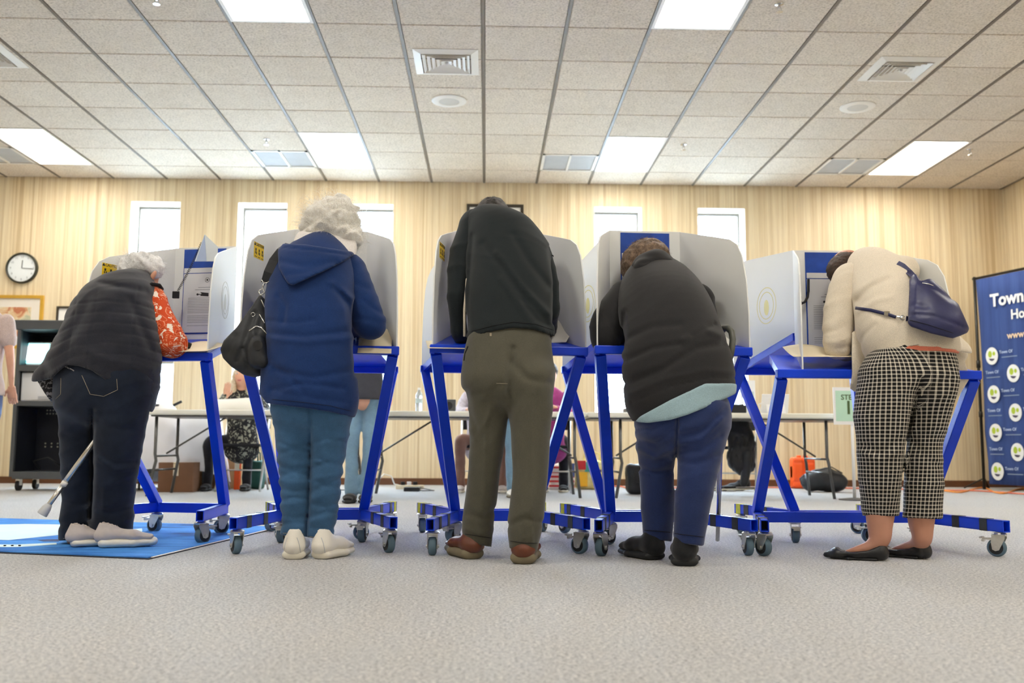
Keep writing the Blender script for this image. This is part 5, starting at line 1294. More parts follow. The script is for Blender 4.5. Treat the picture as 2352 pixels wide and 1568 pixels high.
table(XT(842), XT(1346), 'folding table with a water bottle standing on it', XT(858), XT(1322))
table(XT(1350), XT(1998), 'folding table with a white tablet stand and green step sign', XT(1428), XT(1905))
# chairs
plain('chair_seat', (28, 30, 36), .7, var=.1)
def fchair(x, y, rz, label, back=True):
    o = root('folding_chair', (x, y, 0), label, 'chair', None, rz)
    MB().b2((-.2, -.2, .42), (.2, .2, .45)).build('seat', 'chair_seat', o, bevel=.01)
    for sx in (-1, 1):
        MB().tube([(sx*.21, .20, 0), (sx*.20, -.02, .43), (sx*.2, -.2, .82)], .011, 8).build('rear_leg', 'zinc', o, True)
        MB().tube([(sx*.19, -.24, 0), (sx*.19, .12, .44)], .011, 8).build('front_leg', 'zinc', o, True)
    MB().b2((-.2, -.215, .60), (.2, -.19, .80)).build('backrest', 'chair_seat', o, bevel=.008)
    MB().tube([(-.2, .13, .2), (.2, .13, .2)], .008, 6).build('stretcher', 'zinc', o, True)
    return o
fchair(wx.x+.02, 9.36, R(180), 'folding chair under the seated woman raising her hand')
fchair(P(1108, 960, 9.35).x, 9.36, R(180), 'folding chair under the seated worker in tan cropped trousers')
fchair(P(1262, 960, 9.3).x, 9.31, R(176), 'folding chair under the seated worker in the magenta top')
cx = P(1690, 1000, 9.0)
fchair(cx.x-.02, 9.0, R(160), 'folding chair with a black quilted coat draped over it')
# coat on the chair
co_ = root('quilted_coat', (cx.x, 8.9, 0), 'black quilted coat draped over the back of a folding chair', 'coat')
s = SDF().chain([(P(1685, 955, 8.86), .10, .09), (P(1700, 1010, 8.80), .14, .10), (P(1705, 1070, 8.78), .12, .09)], .03); s.clip.append(pclip([(1662, 940), (1725, 945), (1738, 1000), (1744, 1060), (1730, 1085), (1700, 1092), (1664, 1082), (1672, 1020)], 8.8)); s.fn.append(wrinkle(.008, 35, 81, .7))
for i in range(6): s.crease([(1660+i*16, 1000), (1690+i*16, 1090)], 1.6, .006); s.crease([(1660+i*16, 1090), (1690+i*16, 1000)], 1.6, .006)
s.build('coat_body', 'bag_black', co_, .009)
s = SDF().chain([(P(1716, 1040, 8.72), .05, .05), (P(1712, 1090, 8.72), .045, .045), (P(1708, 1110, 8.72), .04, .04)], .02); s.build('coat_sleeve', 'bag_black', co_, .009)
shp = Pz(1705, 1126)
bt = root('shoe_pair', (shp.x, shp.y, 0), 'pair of black shoes on the carpet under the draped coat', 'shoes')
shoe(bt, Pz(1714, 1126), R(100), .27, .095, .1, 'shoe_black', 'sole_black', .03); shoe(bt, Pz(1724, 1122), R(110), .27, .095, .1, 'shoe_black', 'sole_black', .03)
# round draped table
ro = root('draped_table', (P(395, 1000, 9.5).x, 9.55, 0), 'round table under a white cloth beside the equipment cart', 'table'); MB().lathe([(.42, .70), (.42, .735)], n=32).build('table_top', 'table_top', ro)
for a in range(4): MB().tube([(math.cos(a*1.57+.5)*.3, math.sin(a*1.57+.5)*.3, 0), (math.cos(a*1.57+.5)*.3, math.sin(a*1.57+.5)*.3, .7)], .012, 8).build('leg', 'table_leg', ro, True)
n = 72; V = []; F = []; prof = [(.0, .739), (.40, .739), (.43, .73), (.44, .6), (.46, .42), (.49, .24), (.51, .06)]
for j, (rr_, z_) in enumerate(prof):
    for i in range(n):
        a = 2*math.pi*i/n; wv = math.sin(a*9)*.03*j/6+math.sin(a*5+1)*.02*j/6; zz = z_
        if j > 3: zz = z_+max(0, math.cos(a+1.35))*.16*(j-3)/3
        V.append((math.cos(a)*(rr_+wv), math.sin(a)*(rr_+wv), zz))
for j in range(len(prof)-1):
    for i in range(n): F.append((j*n+i, j*n+(i+1) % n, j*n+n+(i+1) % n, j*n+n+i))
plain('linen', (240, 240, 244), .8, var=.03)
tc = link('tablecloth', pyd('tablecloth', V, F), 'linen', None, True); tc.location = ro.location; tag(tc, 'white cloth hanging in folds from the round table', 'tablecloth')
# boxes and bags under the tables
plain('cardboard', (196, 156, 112), .85, var=.08); plain('cardboard_dark', (128, 92, 66), .85, var=.08); plain('orange_plastic', (255, 92, 22), .4, var=.06); plain('green_fabric', (24, 74, 66), .8, var=.15)
def boxo(px0, px1, py0, py1, Y, dpt, name, label, cat, mat):
    a = P(px0, py1, Y); b_ = P(px1, py0, Y); o = root(name, ((a.x+b_.x)/2, Y+dpt/2, 0), label, cat); w_ = (b_.x-a.x)/2; h = b_.z
    MB().b2((-w_, -dpt/2, 0), (w_, dpt/2, h)).build('carton', mat, o, bevel=.004)
    MB().b2((-.025, -dpt/2-.001, h*.55), (.025, dpt/2, h+.001)).build('packing_tape', 'paper_cream', o)
    MB().b2((-w_, -dpt/2-.002, h-.012), (w_, -dpt/2, h-.008)).build('flap_seam', 'cardboard_dark', o); return o
boxo(454, 548, 1030, 1112, 9.75, .3, 'cardboard_box', 'tan cardboard box standing behind the seated woman', 'box', 'cardboard')
boxo(362, 445, 1062, 1114, 9.0, .2, 'cardboard_box', 'dark brown box pushed under the white tablecloth', 'box', 'cardboard_dark')
def tote(px0, px1, py0, Y, label, mat, extra=None, name='tote_bag'):
    a = P(px0, 1110, Y); b_ = P(px1, py0, Y); o = root(name, ((a.x+b_.x)/2, Y, 0), label, 'bag'); w_ = (b_.x-a.x)/2; h = b_.z
    s = SDF().box(((a.x+b_.x)/2, Y, h*.45), (w_, .10, h*.45), None, .03); s.fn.append(wrinkle(.008, 25, int(px0))); bd = s.build('bag_body', mat, o, .012)
    for y in (-.05, .05): MB().tube([(-w_*.5, y, h*.86), (-w_*.45, y, h*1.1), (0, y, h*1.2), (w_*.45, y, h*1.1), (w_*.5, y, h*.86)], .008, 6).build('handle', mat, o, True)
    return o, w_, h
tote(562, 606, 1048, 9.7, 'dark green fabric bag behind the folding chair', 'green_fabric')
boxo(537, 552, 1040, 1105, 9.55, .06, 'orange_folder', 'narrow bright orange upright folder behind the seated woman', 'folder', 'orange_plastic')
plain('flag_white', (238, 232, 224), .7, var=.04); plain('flag_red', (196, 44, 48), .7, var=.06); plain('flag_blue', (70, 90, 150), .7, var=.1); plain('tote_print', (236, 214, 150), .7, var=.3, vscale=14)
o, w_, h = tote(1258, 1318, 1058, 9.9, 'red and white striped tote bag under the table', 'flag_white')
for i in range(5): MB().b2((-w_*.96, -.115, h*(.1+.16*i)), (w_*.96, -.104, h*(.17+.16*i))).build('stripe', 'flag_red', o)
MB().b2((w_*.15, -.118, h*.45), (w_*.98, -.106, h*.92)).build('canton', 'flag_blue', o)
o, w_, h = tote(1322, 1398, 1050, 9.95, 'colourful printed shopping bag lettered with a large E', 'tote_print')
plain('print_purple', (92, 70, 110), .7, var=.1); plain('print_teal', (70, 160, 150), .7, var=.1); plain('print_gold', (240, 180, 40), .7, var=.1)
text('printed_letter', 'E', .16, 'print_purple', o, (w_*.25, -.116, h*.42), (R(90), 0, 0), .006)
MB().b2((-w_*.9, -.117, h*.1), (-w_*.35, -.106, h*.55)).build('printed_patch', 'print_gold', o); MB().b2((-w_*.5, -.118, h*.55), (w_*.3, -.106, h*.86)).build('printed_patch', 'print_teal', o); MB().b2((-w_*.95, -.1185, h*.62), (-w_*.45, -.107, h*.9)).build('printed_patch', 'flag_red', o)
# orange jug
a = P(1844, 1118, 10.3); o = root('orange_container', (a.x, 10.3, 0), 'bright orange ribbed plastic container against the panelled wall', 'container')
for sx in (-1, 1):
    s = SDF().box((a.x+sx*.062, 10.3, .17), (.058, .075, .165), None, .03); s.crease([(1800, 1062), (1890, 1062)], 2, .008); s.crease([(1800, 1105), (1890, 1105)], 2, .008); s.build('lobe', 'orange_plastic', o, .008)
MB().b2((-.05, -.04, .32), (-.02, .04, .355)).b2((.02, -.04, .32), (.05, .04, .355)).b2((-.12, -.06, .03), (.12, .06, .30)).build('handle', 'orange_plastic', o, bevel=.006)
# black duffel
a = Pz(1902, 1131); o = root('duffel_bag', (a.x, a.y+.12, 0), 'black duffel bag slumped on the carpet beside the table legs', 'bag')
s = SDF().chain([(Vector((a.x-.13, a.y+.12, .10)), .09, .12), (Vector((a.x+.02, a.y+.12, .13)), .12, .13), (Vector((a.x+.14, a.y+.12, .09)), .09, .12)], .04, (0, 0, 1)); s.clip.append(lambda x, y, z, px, py: .002-z); s.fn.append(wrinkle(.008, 30, 91)); s.build('bag_body', 'bag_black', o, .01)
MB().tube([Vector((-.2, -.02, .17)), Vector((-.25, -.04, .13)), Vector((-.24, -.06, .08)), Vector((-.2, -.05, .07))], .008, 6).build('handle', 'bag_black', o, True); MB().tube([(-.12, -.1, .21), (.05, -.1, .25), (.16, -.09, .19)], .006, 6).build('zip', 'leather_black', o, True)
a = Pz(1478, 1136); o = root('duffel_bag', (a.x, a.y+.12, 0), 'black holdall on the carpet under the tablet table', 'bag')
s = SDF().box((a.x, a.y+.12, .14), (.14, .10, .14), None, .05); s.clip.append(lambda x, y, z, px, py: .002-z); s.fn.append(wrinkle(.010, 28, 92)); s.build('bag_body', 'bag_black', o, .01); MB().tube([(-.08, -.1, .2), (-.09, -.14, .12), (.02, -.15, .09), (.08, -.12, .18)], .008, 6).build('handle', 'bag_black', o, True)
# table-top things
plain('bottle_plastic', (222, 232, 238), .1, 0, .8, var=.03); MATS['bottle_plastic'].node_tree.nodes['Principled BSDF'].inputs['Transmission Weight'].default_value = .7
plain('bottle_label', (196, 214, 214), .5, var=.05); plain('device_grey', (74, 76, 78), .5, var=.05); plain('device_white', (236, 236, 236), .4, var=.02)
TZ = .736
a = P(962, 946, 8.4); o = root('water_bottle', (a.x, 8.4, TZ), 'clear plastic water bottle on the folding table', 'bottle')
auto_smooth(MB().lathe([(.028, 0), (.031, .01), (.031, .11), (.029, .12), (.031, .13), (.03, .15), (.012, .185), (.012, .195)], n=20).build('bottle_body', 'bottle_plastic', o)); MB().lathe([(.0315, .075), (.0315, .115)], n=20).build('label_band', 'bottle_label', o); MB().lathe([(.0135, .192), (.0135, .21)], n=14).build('cap', 'fixture_white', o)
def slab(px, w_, h_, d_, Y, name, label, cat, mat, part='case', tilt=0):
    a = P(px, 946, Y); o = root(name, (a.x, Y, TZ), label, cat)
    MB().box((0, 0, h_/2), (w_, d_, h_)).build(part, mat, o, bevel=.004); return o
o = slab(1031, .12, .11, .1, 8.45, 'speaker_box', 'small dark grey box on the table behind booth legs', 'device', 'device_grey'); MB().lathe([(.035, -.051), (.03, -.053)], (0, 0, .055), 16, 'y').build('grille', 'chair_seat', o)
o = slab(1462, .22, .045, .2, 8.5, 'label_printer', 'dark grey flat device on the table under the window', 'device', 'device_grey'); MB().box((0, -.02, .055), (.14, .1, .02)).build('lid', 'device_grey', o)
o = slab(1682, .20, .07, .2, 8.4, 'signature_pad', 'black device on the table beside a white upright carton', 'device', 'chair_seat'); MB().box((0, -.05, .075), (.16, .08, .01)).build('screen', 'device_grey', o)
o = slab(1723, .08, .30, .08, 8.5, 'white_carton', 'tall white carton standing on the table', 'box', 'device_white', 'carton'); MB().box((0, -.0405, .15), (.05, .001, .1)).build('printed_panel', 'bottle_label', o)
a = P(1780, 946, 8.35); o = root('tablet_stand', (a.x, 8.35, TZ), 'white tablet on a folding stand facing the far side of the table', 'tablet')
MB().bar((-.0, .02, .0), (.0, -.03, .17), .24, .012, up=(0, 1, 0)).build('tablet', 'device_white', o, bevel=.003); MB().prism([(-.06, .0), (.05, .0), (.0, .10)], 'x', -.08, .08).build('stand', 'device_white', o); MB().tube([(-.12, 0, .0), (-.15, -.02, .08), (-.1, -.01, .1)], .006, 6).build('cable', 'device_white', o, True)
a = P(372, 944, 8.6); o = root('desk_magnifier', (a.x, 8.6, TZ), 'white rounded desk device on the table end', 'device')
auto_smooth(MB().lathe([(.12, 0), (.12, .02), (.09, .055), (.04, .07)], n=24).build('shell', 'device_white', o)); MB().box((-.03, -.075, .045), (.07, .06, .02)).build('display', 'device_grey', o); MB().tube([(.1, 0, .05), (.17, 0, .085)], .012, 8).build('knob', 'chair_seat', o, True)
# paper the seated woman holds up
V = []; F = []
for i in range(13):
    for j in range(2):
        x = -.21+.42*i/12; V.append((x, .03*math.sin(i*.5)+.02*j, j*(.115+.02*i/12)))
for i in range(12): F.append((2*i, 2*i+2, 2*i+3, 2*i+1))
a = P(545, 948, 8.82); pp = link('large_paper', pyd('large_paper', V, F), 'paper_white', None, True); pp.location = (a.x, 8.82, TZ+.002); sm = pp.modifiers.new('thick', 'SOLIDIFY'); sm.thickness = .0012; tag(pp, 'large white sheet of paper propped on the table by the seated woman', 'paper')
# step sign
plain('mint', (186, 222, 200), .7, var=.03); plain('print_green', (74, 98, 58), .7, var=.05)
a = P(1950, 932, 8.1); o = root('step_sign', (a.x, 8.1, 0), 'mint green sign reading STEP 1 on a white stand', 'sign')
MB().b2((-.135, 0, a.z-.16), (.135, .006, a.z+.16)).build('sign_board', 'device_white', o); MB().b2((-.115, -.002, a.z-.13), (.115, 0, a.z+.13)).build('mint_sheet', 'mint', o)
text('sign_text', 'STEP', .062, 'print_green', o, (-.005, -.0028, a.z+.072), (R(90), 0, 0), .0012); text('sign_text', '1', .16, 'print_green', o, (-.005, -.0028, a.z-.02), (R(90), 0, 0), .003)
MB().tube([(.03, .02, .02), (.03, .02, a.z)], .014, 10).build('stand_pole', 'device_white', o, True); MB().lathe([(.13, 0), (.13, .008), (.03, .02)], (.03, .02, 0), 24).build('stand_base', 'device_grey', o)
# power strip and leads
a = Pz(925, 1128); o = root('power_strip', (a.x, a.y, 0), 'white power strip with plugs and adapters tangled on the carpet', 'power strip')
MB().box((.05, .25, .03), (.28, .06, .04), .2).build('strip', 'paper_cream', o, bevel=.006)
for i in range(3): MB().box((-.02+i*.06, .24+.012*i, .065), (.04, .04, .035), .2).build('plug', ('chair_seat', 'device_white', 'chair_seat')[i], o, bevel=.003)
MB().box((.09, .0, .02), (.15, .08, .04), -.1).build('adapter', 'chair_seat', o, bevel=.006)
MB().tube([(-.28, .1, .01), (-.26, .12, .09), (-.2, .15, .16), (-.13, .18, .14), (-.1, .2, .06), (-.06, .23, .05)], .007, 6).build('cable', 'fixture_white', o, True)
MB().tube([(.1, 0, .02), (.2, -.02, .008), (.3, .05, .008), (.25, .2, .008), (.1, .26, .03)], .005, 6).build('cable', 'device_grey', o, True); MB().tube([(-.3, .05, .006), (-.6, .1, .006), (-.9, .2, .006)], .005, 6).build('cable', 'device_grey', o, True)
a = Pz(1640, 1128); o = root('cable_tangle', (a.x, a.y, 0), 'tangle of pale and dark leads on the carpet below the draped coat', 'cable'); rs = random.Random(5)
for k in range(4):
    pts = [Vector((rs.uniform(-.28, .5), rs.uniform(-.1, .2), .008+rs.uniform(0, .03))) for _ in range(9)]; MB().tube(pts, .006, 6).build('cable', ('fixture_white', 'chair_seat', 'paper_cream', 'chair_seat')[k], o, True)
MB().box((.15, .02, .03), (.14, .07, .05), .3).build('adapter', 'chair_seat', o, bevel=.005)
plain('cord_orange', (240, 150, 60), .5, var=.08); plain('cord_salmon', (226, 120, 92), .5, var=.08)
def cord(pts, r, mat, label):
    q = [Pz(x, y, .008) for x, y in pts]; c = []
    for i in range(len(q)-1):
        p0, p1, p2, p3 = q[max(i-1, 0)], q[i], q[i+1], q[min(i+2, len(q)-1)]
        for k in range(6):
            t_ = k/6; c.append(.5*((2*p1)+(p2-p0)*t_+(2*p0-5*p1+4*p2-p3)*t_*t_+(3*p1-p0-3*p2+p3)*t_**3))
    o = MB().tube(c+[q[-1]], r, 8).build('extension_cord', mat, None, True); tag(o, label, 'cord')
cord([(2120, 1124), (2165, 1126), (2205, 1130), (2240, 1122), (2262, 1120), (2285, 1130), (2310, 1132), (2340, 1123), (2380, 1122)], .009, 'cord_orange', 'orange extension cord curling across the carpet below the banner')
cord([(1275, 1117), (1340, 1118), (1420, 1116), (1450, 1121), (1560, 1120), (1720, 1119), (1960, 1121), (2160, 1125), (2250, 1127), (2352, 1134), (2400, 1136)], .007, 'cord_salmon', 'salmon coloured cord running along the back wall baseboard')
# ================================================================== WALL THINGS
plain('clock_black', (44, 46, 34), .4, var=.05); plain('clock_face', (236, 242, 244), .4, var=.01)
a = P(49, 615, YB-.03); o = root('wall_clock', (a.x, YB-.001, a.z), 'round wall clock with a black rim and white face', 'clock')
auto_smooth(MB().lathe([(.178, 0), (.178, -.03), (.168, -.04), (.158, -.035), (.156, -.018)], n=40, axis='y', cap1=False).build('rim', 'clock_black', o)); MB().lathe([(.157, -.012), (.157, -.016)], n=36, axis='y').build('dial', 'clock_face', o)
for hnum in range(1, 13):
    an_ = R(90-30*hnum); text('numeral', str(hnum), .034, 'print_grey', o, (math.cos(an_)*.128, -.0172, math.sin(an_)*.128), (R(90), 0, 0))
MB().bar((0, -.019, 0), (.004, -.019, .09), .008, .002, up=(0, 1, 0)).build('hour_hand', 'print_black', o); MB().bar((0, -.021, 0), (.125, -.021, -.008), .006, .002, up=(0, 1, 0)).build('minute_hand', 'print_black', o)
plain('gold_frame', (218, 172, 66), .35, .3, var=.08); plain('mat_white', (240, 232, 220), .7, var=.02); plain('frame_black', (52, 46, 36), .4, var=.05)
m, t = newmat('antique_print', (226, 208, 174), .7); v = t.coords(); n1 = t.noise(v, 9, 4, .6, .8); r1 = t.ramp(n1.outputs[0], [(.38, lin((196, 120, 84))), (.46, lin((222, 184, 140))), (.55, lin((230, 214, 180))), (.66, lin((190, 190, 160)))]); t.link(r1.outputs[0], t.b.inputs['Base Color'])
def frame(x0, y0, x1, y1, fr, fw, mat, pic, label, matte=.07):
    a = P(x0, y0, YB-.03); b_ = P(x1, y1, YB-.03); cx_, cz = (a.x+b_.x)/2, (a.z+b_.z)/2; w_, h_ = abs(b_.x-a.x)/2, abs(a.z-b_.z)/2
    o = root('framed_picture', (cx_, YB-.001, cz), label, 'picture'); g = MB()
    g.b2((-w_, -.03, h_-fw), (w_, 0, h_)); g.b2((-w_, -.03, -h_), (w_, 0, -h_+fw)); g.b2((-w_, -.03, -h_+fw), (-w_+fw, 0, h_-fw)); g.b2((w_-fw, -.03, -h_+fw), (w_, 0, h_-fw)); g.build('frame', fr, o)
    MB().b2((-w_+fw, -.014, -h_+fw), (w_-fw, -.002, h_-fw)).build('mount', mat, o); MB().b2((-w_+fw+matte, -.016, -h_+fw+matte), (w_-fw-matte, -.014, h_-fw-matte)).build('print', pic, o); return o
frame(-125, 676, 93, 800, 'gold_frame', .035, 'mat_white', 'antique_print', 'gold framed antique print above the equipment cart', .10)
o = frame(130, 703, 215, 790, 'frame_black', .022, 'paper_white', 'paper_white', 'small black framed print with a red mark beside the equipment cart', .05)
MB().box((-.06, -.018, .13), (.05, .002, .035)).build('red_mark', 'flag_red', o)
frame(1072, 468, 1202, 600, 'frame_black', .035, 'paper_white', 'doc_paper', 'black framed notice on the panelled wall behind the bending man in the pullover', .06)
# ================================================================== EQUIPMENT CART
plain('cart_grey', (86, 90, 94), .45, .3, var=.05); plain('cart_dark', (28, 32, 44), .5, var=.1); emis('screen_cyan', (150, 240, 244), 1.6); emis('screen_white', (235, 255, 255), 1.8)
a = P(88, 1120, 9.1); Z = lambda py: P(88, py, 9.1).z
o = root('equipment_cart', (a.x+.02, 9.1, 0), 'dark grey metal equipment cart on casters with a lit screen', 'cart'); w_ = .30; d_ = .5
def cb(nm, x0, x1, y0, y1, z0, z1, mat, bev=.004): return MB().b2((x0, y0, z0), (x1, y1, z1)).build(nm, mat, o, bevel=bev)
cb('top_slab', -w_-.03, w_+.06, -.02, d_+.02, Z(757), Z(735), 'cart_grey', .01); cb('back_panel', -w_, w_, d_-.01, d_, Z(1090), Z(757), 'cart_dark')
for sx in (-1, 1): cb('upright', min(sx*w_, sx*(w_-.035)), max(sx*w_, sx*(w_-.035)), 0, .04, Z(1095), Z(757), 'cart_grey'); cb('side_panel', min(sx*w_, sx*(w_-.008)), max(sx*w_, sx*(w_-.008)), .04, d_, Z(1090), Z(757), 'cart_dark')
for z0, z1, nm in ((852, 838, 'shelf'), (932, 920, 'shelf'), (1100, 1083, 'bottom_rail')): cb(nm, -w_+.03, w_-.03, -.005, d_, Z(z0), Z(z1), 'cart_grey')
plain('vent_hole', (190, 190, 170), .5, var=.1)
for py, n_ in ((938, 9), (946, 9), (1018, 5), (1026, 5)):
    b = MB()
    for i in range(n_): b.lathe([(.008, -.012), (.008, -.008)], (-.2+i*(.24/(n_-1)), d_, Z(py)), 8, 'y')
    b.build('vent_row', 'vent_hole', o)['kind'] = 'stuff'
for sx in (-1, 1):
    for yy in (.08, d_-.08):
        MB().lathe([(.05, -.014), (.05, .014)], (sx*(w_-.06), yy, .05), 18, 'x').build('caster_wheel', 'rubber_black', o); MB().box((sx*(w_-.06), yy, .085), (.04, .05, .07)).build('caster_fork', 'zinc', o)
MB().tube([(-.1, .2, Z(1080)), (-.15, .15, Z(1060)), (0, .12, Z(1050)), (.12, .2, Z(1075))], .008, 6).build('cable_bundle', 'rubber_black', o, True)
a2 = P(66, 836, 9.2); mo = root('monitor', (a2.x, 9.3, Z(838)+.001), 'small lit monitor with a cyan screen on the cart shelf', 'monitor')
MB().bar((0, .0, .02), (0, .03, .235), .30, .02, up=(0, 1, 0)).build('bezel', 'device_white', mo); MB().bar((0, -.0105, .03), (0, .018, .225), .27, .004, up=(0, 1, 0)).build('screen', 'screen_cyan', mo); MB().bar((-.02, -.0125, .06), (-.02, .012, .2), .19, .004, up=(0, 1, 0)).build('window_pane', 'screen_white', mo); MB().box((0, .03, .01), (.12, .12, .02)).build('foot', 'device_white', mo)
a2 = P(86, 918, 9.2); pr = root('printer', (a2.x+.02, 9.35, Z(920)+.001), 'white boxy printer on the middle cart shelf', 'printer')
MB().box((0, 0, .135), (.34, .36, .27)).build('printer_body', 'device_white', pr, bevel=.01); MB().box((.08, -.182, .03), (.16, .01, .03)).build('paper_slot', 'grille_grey', pr); MB().box((-.185, .02, .11), (.03, .2, .2)).build('side_unit', 'rubber_black', pr)
# ================================================================== FLOOR MAT
m, t = newmat('mat_blue', (60, 130, 214), .9, 0, .15); v = t.coords(scale=(.6, 2.2, 1)); n1 = t.noise(v, 2.6, 5, .6, .6)
r1 = t.ramp(n1.outputs[0], [(.3, lin((34, 66, 120))), (.42, lin((58, 124, 208))), (.55, lin((84, 158, 236))), (.68, lin((70, 140, 224))), (.8, lin((150, 200, 244)))]); n3 = t.noise(t.coords(), 300, 2); mx = t.add('ShaderNodeMix', data_type='RGBA', blend_type='MULTIPLY'); mx.inputs[0].default_value = .35
t.link(r1.outputs[0], mx.inputs[6]); rr = t.ramp(n3.outputs[0], [(.3, (.5, .5, .5, 1)), (.7, (1.1, 1.1, 1.1, 1))]); t.link(rr.outputs[0], mx.inputs[7]); t.link(mx.outputs[2], t.b.inputs['Base Color']); t.bump(n3.outputs[0], .3, .004)
plain('mat_white_print', (214, 238, 244), .9, var=.06, vscale=3); plain('mat_navy_print', (40, 60, 110), .9, var=.1); plain('mat_edge', (38, 42, 54), .8, var=.1)
A, B = Pz(342, 1285), Pz(-60, 1268); C = Pz(620, 1218)
u = (B-A).normalized(); vv = (C-A).normalized(); vv = (vv-u*vv.dot(u)*.0)
W_, D_ = 2.2, (Pz(660, 1212)-A).length
def mq(a_, b_, z): p = A+u*a_+vv*b_; return (p.x, p.y, z)
mt = root('floor_mat', (A.x, A.y, 0), 'blue printed floor mat under the booth beside the equipment cart', 'mat')
def mplate(pl, z0, z1, mat, nm, par):
    v_ = [mq(a_, b_, z0) for a_, b_ in pl]+[mq(a_, b_, z1) for a_, b_ in pl]; n = len(pl)
    return MB().add(v_, [tuple(range(n)), tuple(range(2*n-1, n-1, -1))]+[(i, (i+1) % n, (i+1) % n+n, i+n) for i in range(n)]).build(nm, mat, par, world=True)
mplate([(0, 0), (W_, 0), (W_, D_), (0, D_)], 0, .004, 'mat_edge', 'backing', mt); mplate([(.012, .012), (W_, .012), (W_, D_-.012), (.012, D_-.012)], .004, .0075, 'mat_blue', 'printed_face', mt)
mplate([(.0, .03), (.008, .03), (.008, D_-.03), (.0, D_-.03)], .0042, .0072, 'fixture_white', 'white_edge', mt)
def Mp(x, y): return Pz(x, y, .0078)
def mprint(pts, mat, nm):
    v_ = [tuple(Mp(x, y)) for x, y in pts]; v_ += [(p[0], p[1], p[2]+.0004) for p in v_]; n = len(pts)
    return MB().add(v_, [tuple(range(n)), tuple(range(2*n-1, n-1, -1))]+[(i, (i+1) % n, (i+1) % n+n, i+n) for i in range(n)]).build(nm, mat, mt, world=True)
mprint([(-40, 1205), (60, 1203), (140, 1204), (138, 1228), (80, 1234), (20, 1240), (-40, 1238)], 'mat_white_print', 'printed_shape'); mprint([(-40, 1250), (40, 1250), (130, 1246), (130, 1250), (40, 1256), (-40, 1256)], 'mat_white_print', 'printed_shape')
mprint([(302, 1215), (326, 1213), (327, 1218), (322, 1228), (305, 1230)], 'mat_white_print', 'printed_shape')
mprint([(86, 1240), (110, 1238), (135, 1238), (135, 1243), (100, 1243)], 'mat_navy_print', 'printed_shape')
for k in range(3): mprint([(8+k*17, 1251), (14+k*17, 1251), (14+k*17, 1254), (8+k*17, 1254)], 'mat_navy_print', 'printed_shape')
# ================================================================== BANNER
m, t = newmat('banner_blue', (62, 92, 160), .7, 0, .2); v = t.coords(scale=(3, 3, .15)); n1 = t.noise(v, 4, 3); r1 = t.ramp(n1.outputs[0], [(.3, lin((48, 68, 124))), (.7, lin((66, 90, 150)))]); t.link(r1.outputs[0], t.b.inputs['Base Color'])
plain('banner_white', (236, 240, 242), .7, var=.02); plain('banner_pale', (176, 194, 226), .7, var=.03); plain('banner_grey', (130, 148, 176), .7, var=.03); plain('banner_green', (172, 196, 60), .7, var=.05); plain('banner_navy', (70, 66, 92), .7, var=.05); plain('banner_gold', (232, 206, 176), .7, var=.04); plain('pole_black', (34, 34, 30), .4, .3, var=.05)
bx, by = 5.385, 10.30; ang = math.atan2(-.955, .296)
o = root('event_banner', (bx, by, 0), 'tall blue fabric banner reading Town on a black pole stand', 'banner', None, ang)     # local +x runs along the banner, -y faces the room
n = 40; V = []; F = []; BW = 2.4; z0, z1 = .06, 2.29
for i in range(n+1):
    for j in range(13):
        x = BW*i/n; zt = z0+(z1-z0)*j/12; x2 = x+(.035*max(0, math.sin(math.pi*(1-j/12)))+.07*max(0, .25-j/12)*4 if i == 0 else 0)
        V.append((.04+x2, -.012*math.sin(x*16)*(.4+.6*(1-j/12)), zt))
for i in range(n):
    for j in range(12): F.append((i*13+j, (i+1)*13+j, (i+1)*13+j+1, i*13+j+1))
bc = link('banner_cloth', pyd('banner_cloth', V, F), 'banner_blue', o, True); sm = bc.modifiers.new('thick', 'SOLIDIFY'); sm.thickness = .003
MB().tube([(0, .02, 0), (0, .02, 2.33)], .016, 10).tube([(0, .02, 1.32), (0, .02, 1.40)], .022, 10).tube([(0, .02, .78), (0, .02, .84)], .022, 10).build('pole', 'pole_black', o, True); MB().tube([(-.02, .02, 2.31), (BW+.06, .02, 2.31)], .014, 8).build('top_rail', 'pole_black', o, True)
MB().tube([(BW+.05, .02, 0), (BW+.05, .02, 2.33)], .016, 10).build('pole', 'pole_black', o, True)
for dx, dy in ((-.12, -.16), (-.1, .16)): MB().bar((0, .02, .12), (dx, .02+dy, .012), .025, .012).build('stand_foot', 'pole_black', o)
MB().bar((BW+.05, .02, .05), (BW+.05, .3, .012), .025, .012).bar((BW+.05, .02, .05), (BW+.05, -.26, .012), .025, .012).build('stand_foot', 'pole_black', o)
RB = (R(90), 0, 0)
def btext(s_, size, mat, u_, z_, bold=0.0): return text('banner_text', s_, size, mat, o, (u_, -.016, z_), RB, bold, 'LEFT', .0008)
btext('Town', .185, 'banner_white', .24, 2.02, .006); btext('Of', .185, 'banner_white', .82, 2.02, .006); btext('Home', .14, 'banner_white', .50, 1.84, .004); btext('www', .10, 'banner_gold', .44, 1.625, .002)
def disc(cx_, cz, rx, rz, y, mat, nm, par, n=28, a0=0, a1=6.2832):
    pl = [(cx_+math.cos(a0+(a1-a0)*i/n)*rx, cz+math.sin(a0+(a1-a0)*i/n)*rz) for i in range(n)]
    return MB().prism(pl, 'y', y, y+.0012).build(nm, mat, par)
rows = [(0, 1.345), (1, 1.14), (0, .915), (1, .705), (0, .49), (1, .275), (0, .195)]
rows = [(i % 2, 1.43-.205*i) for i in range(7)]
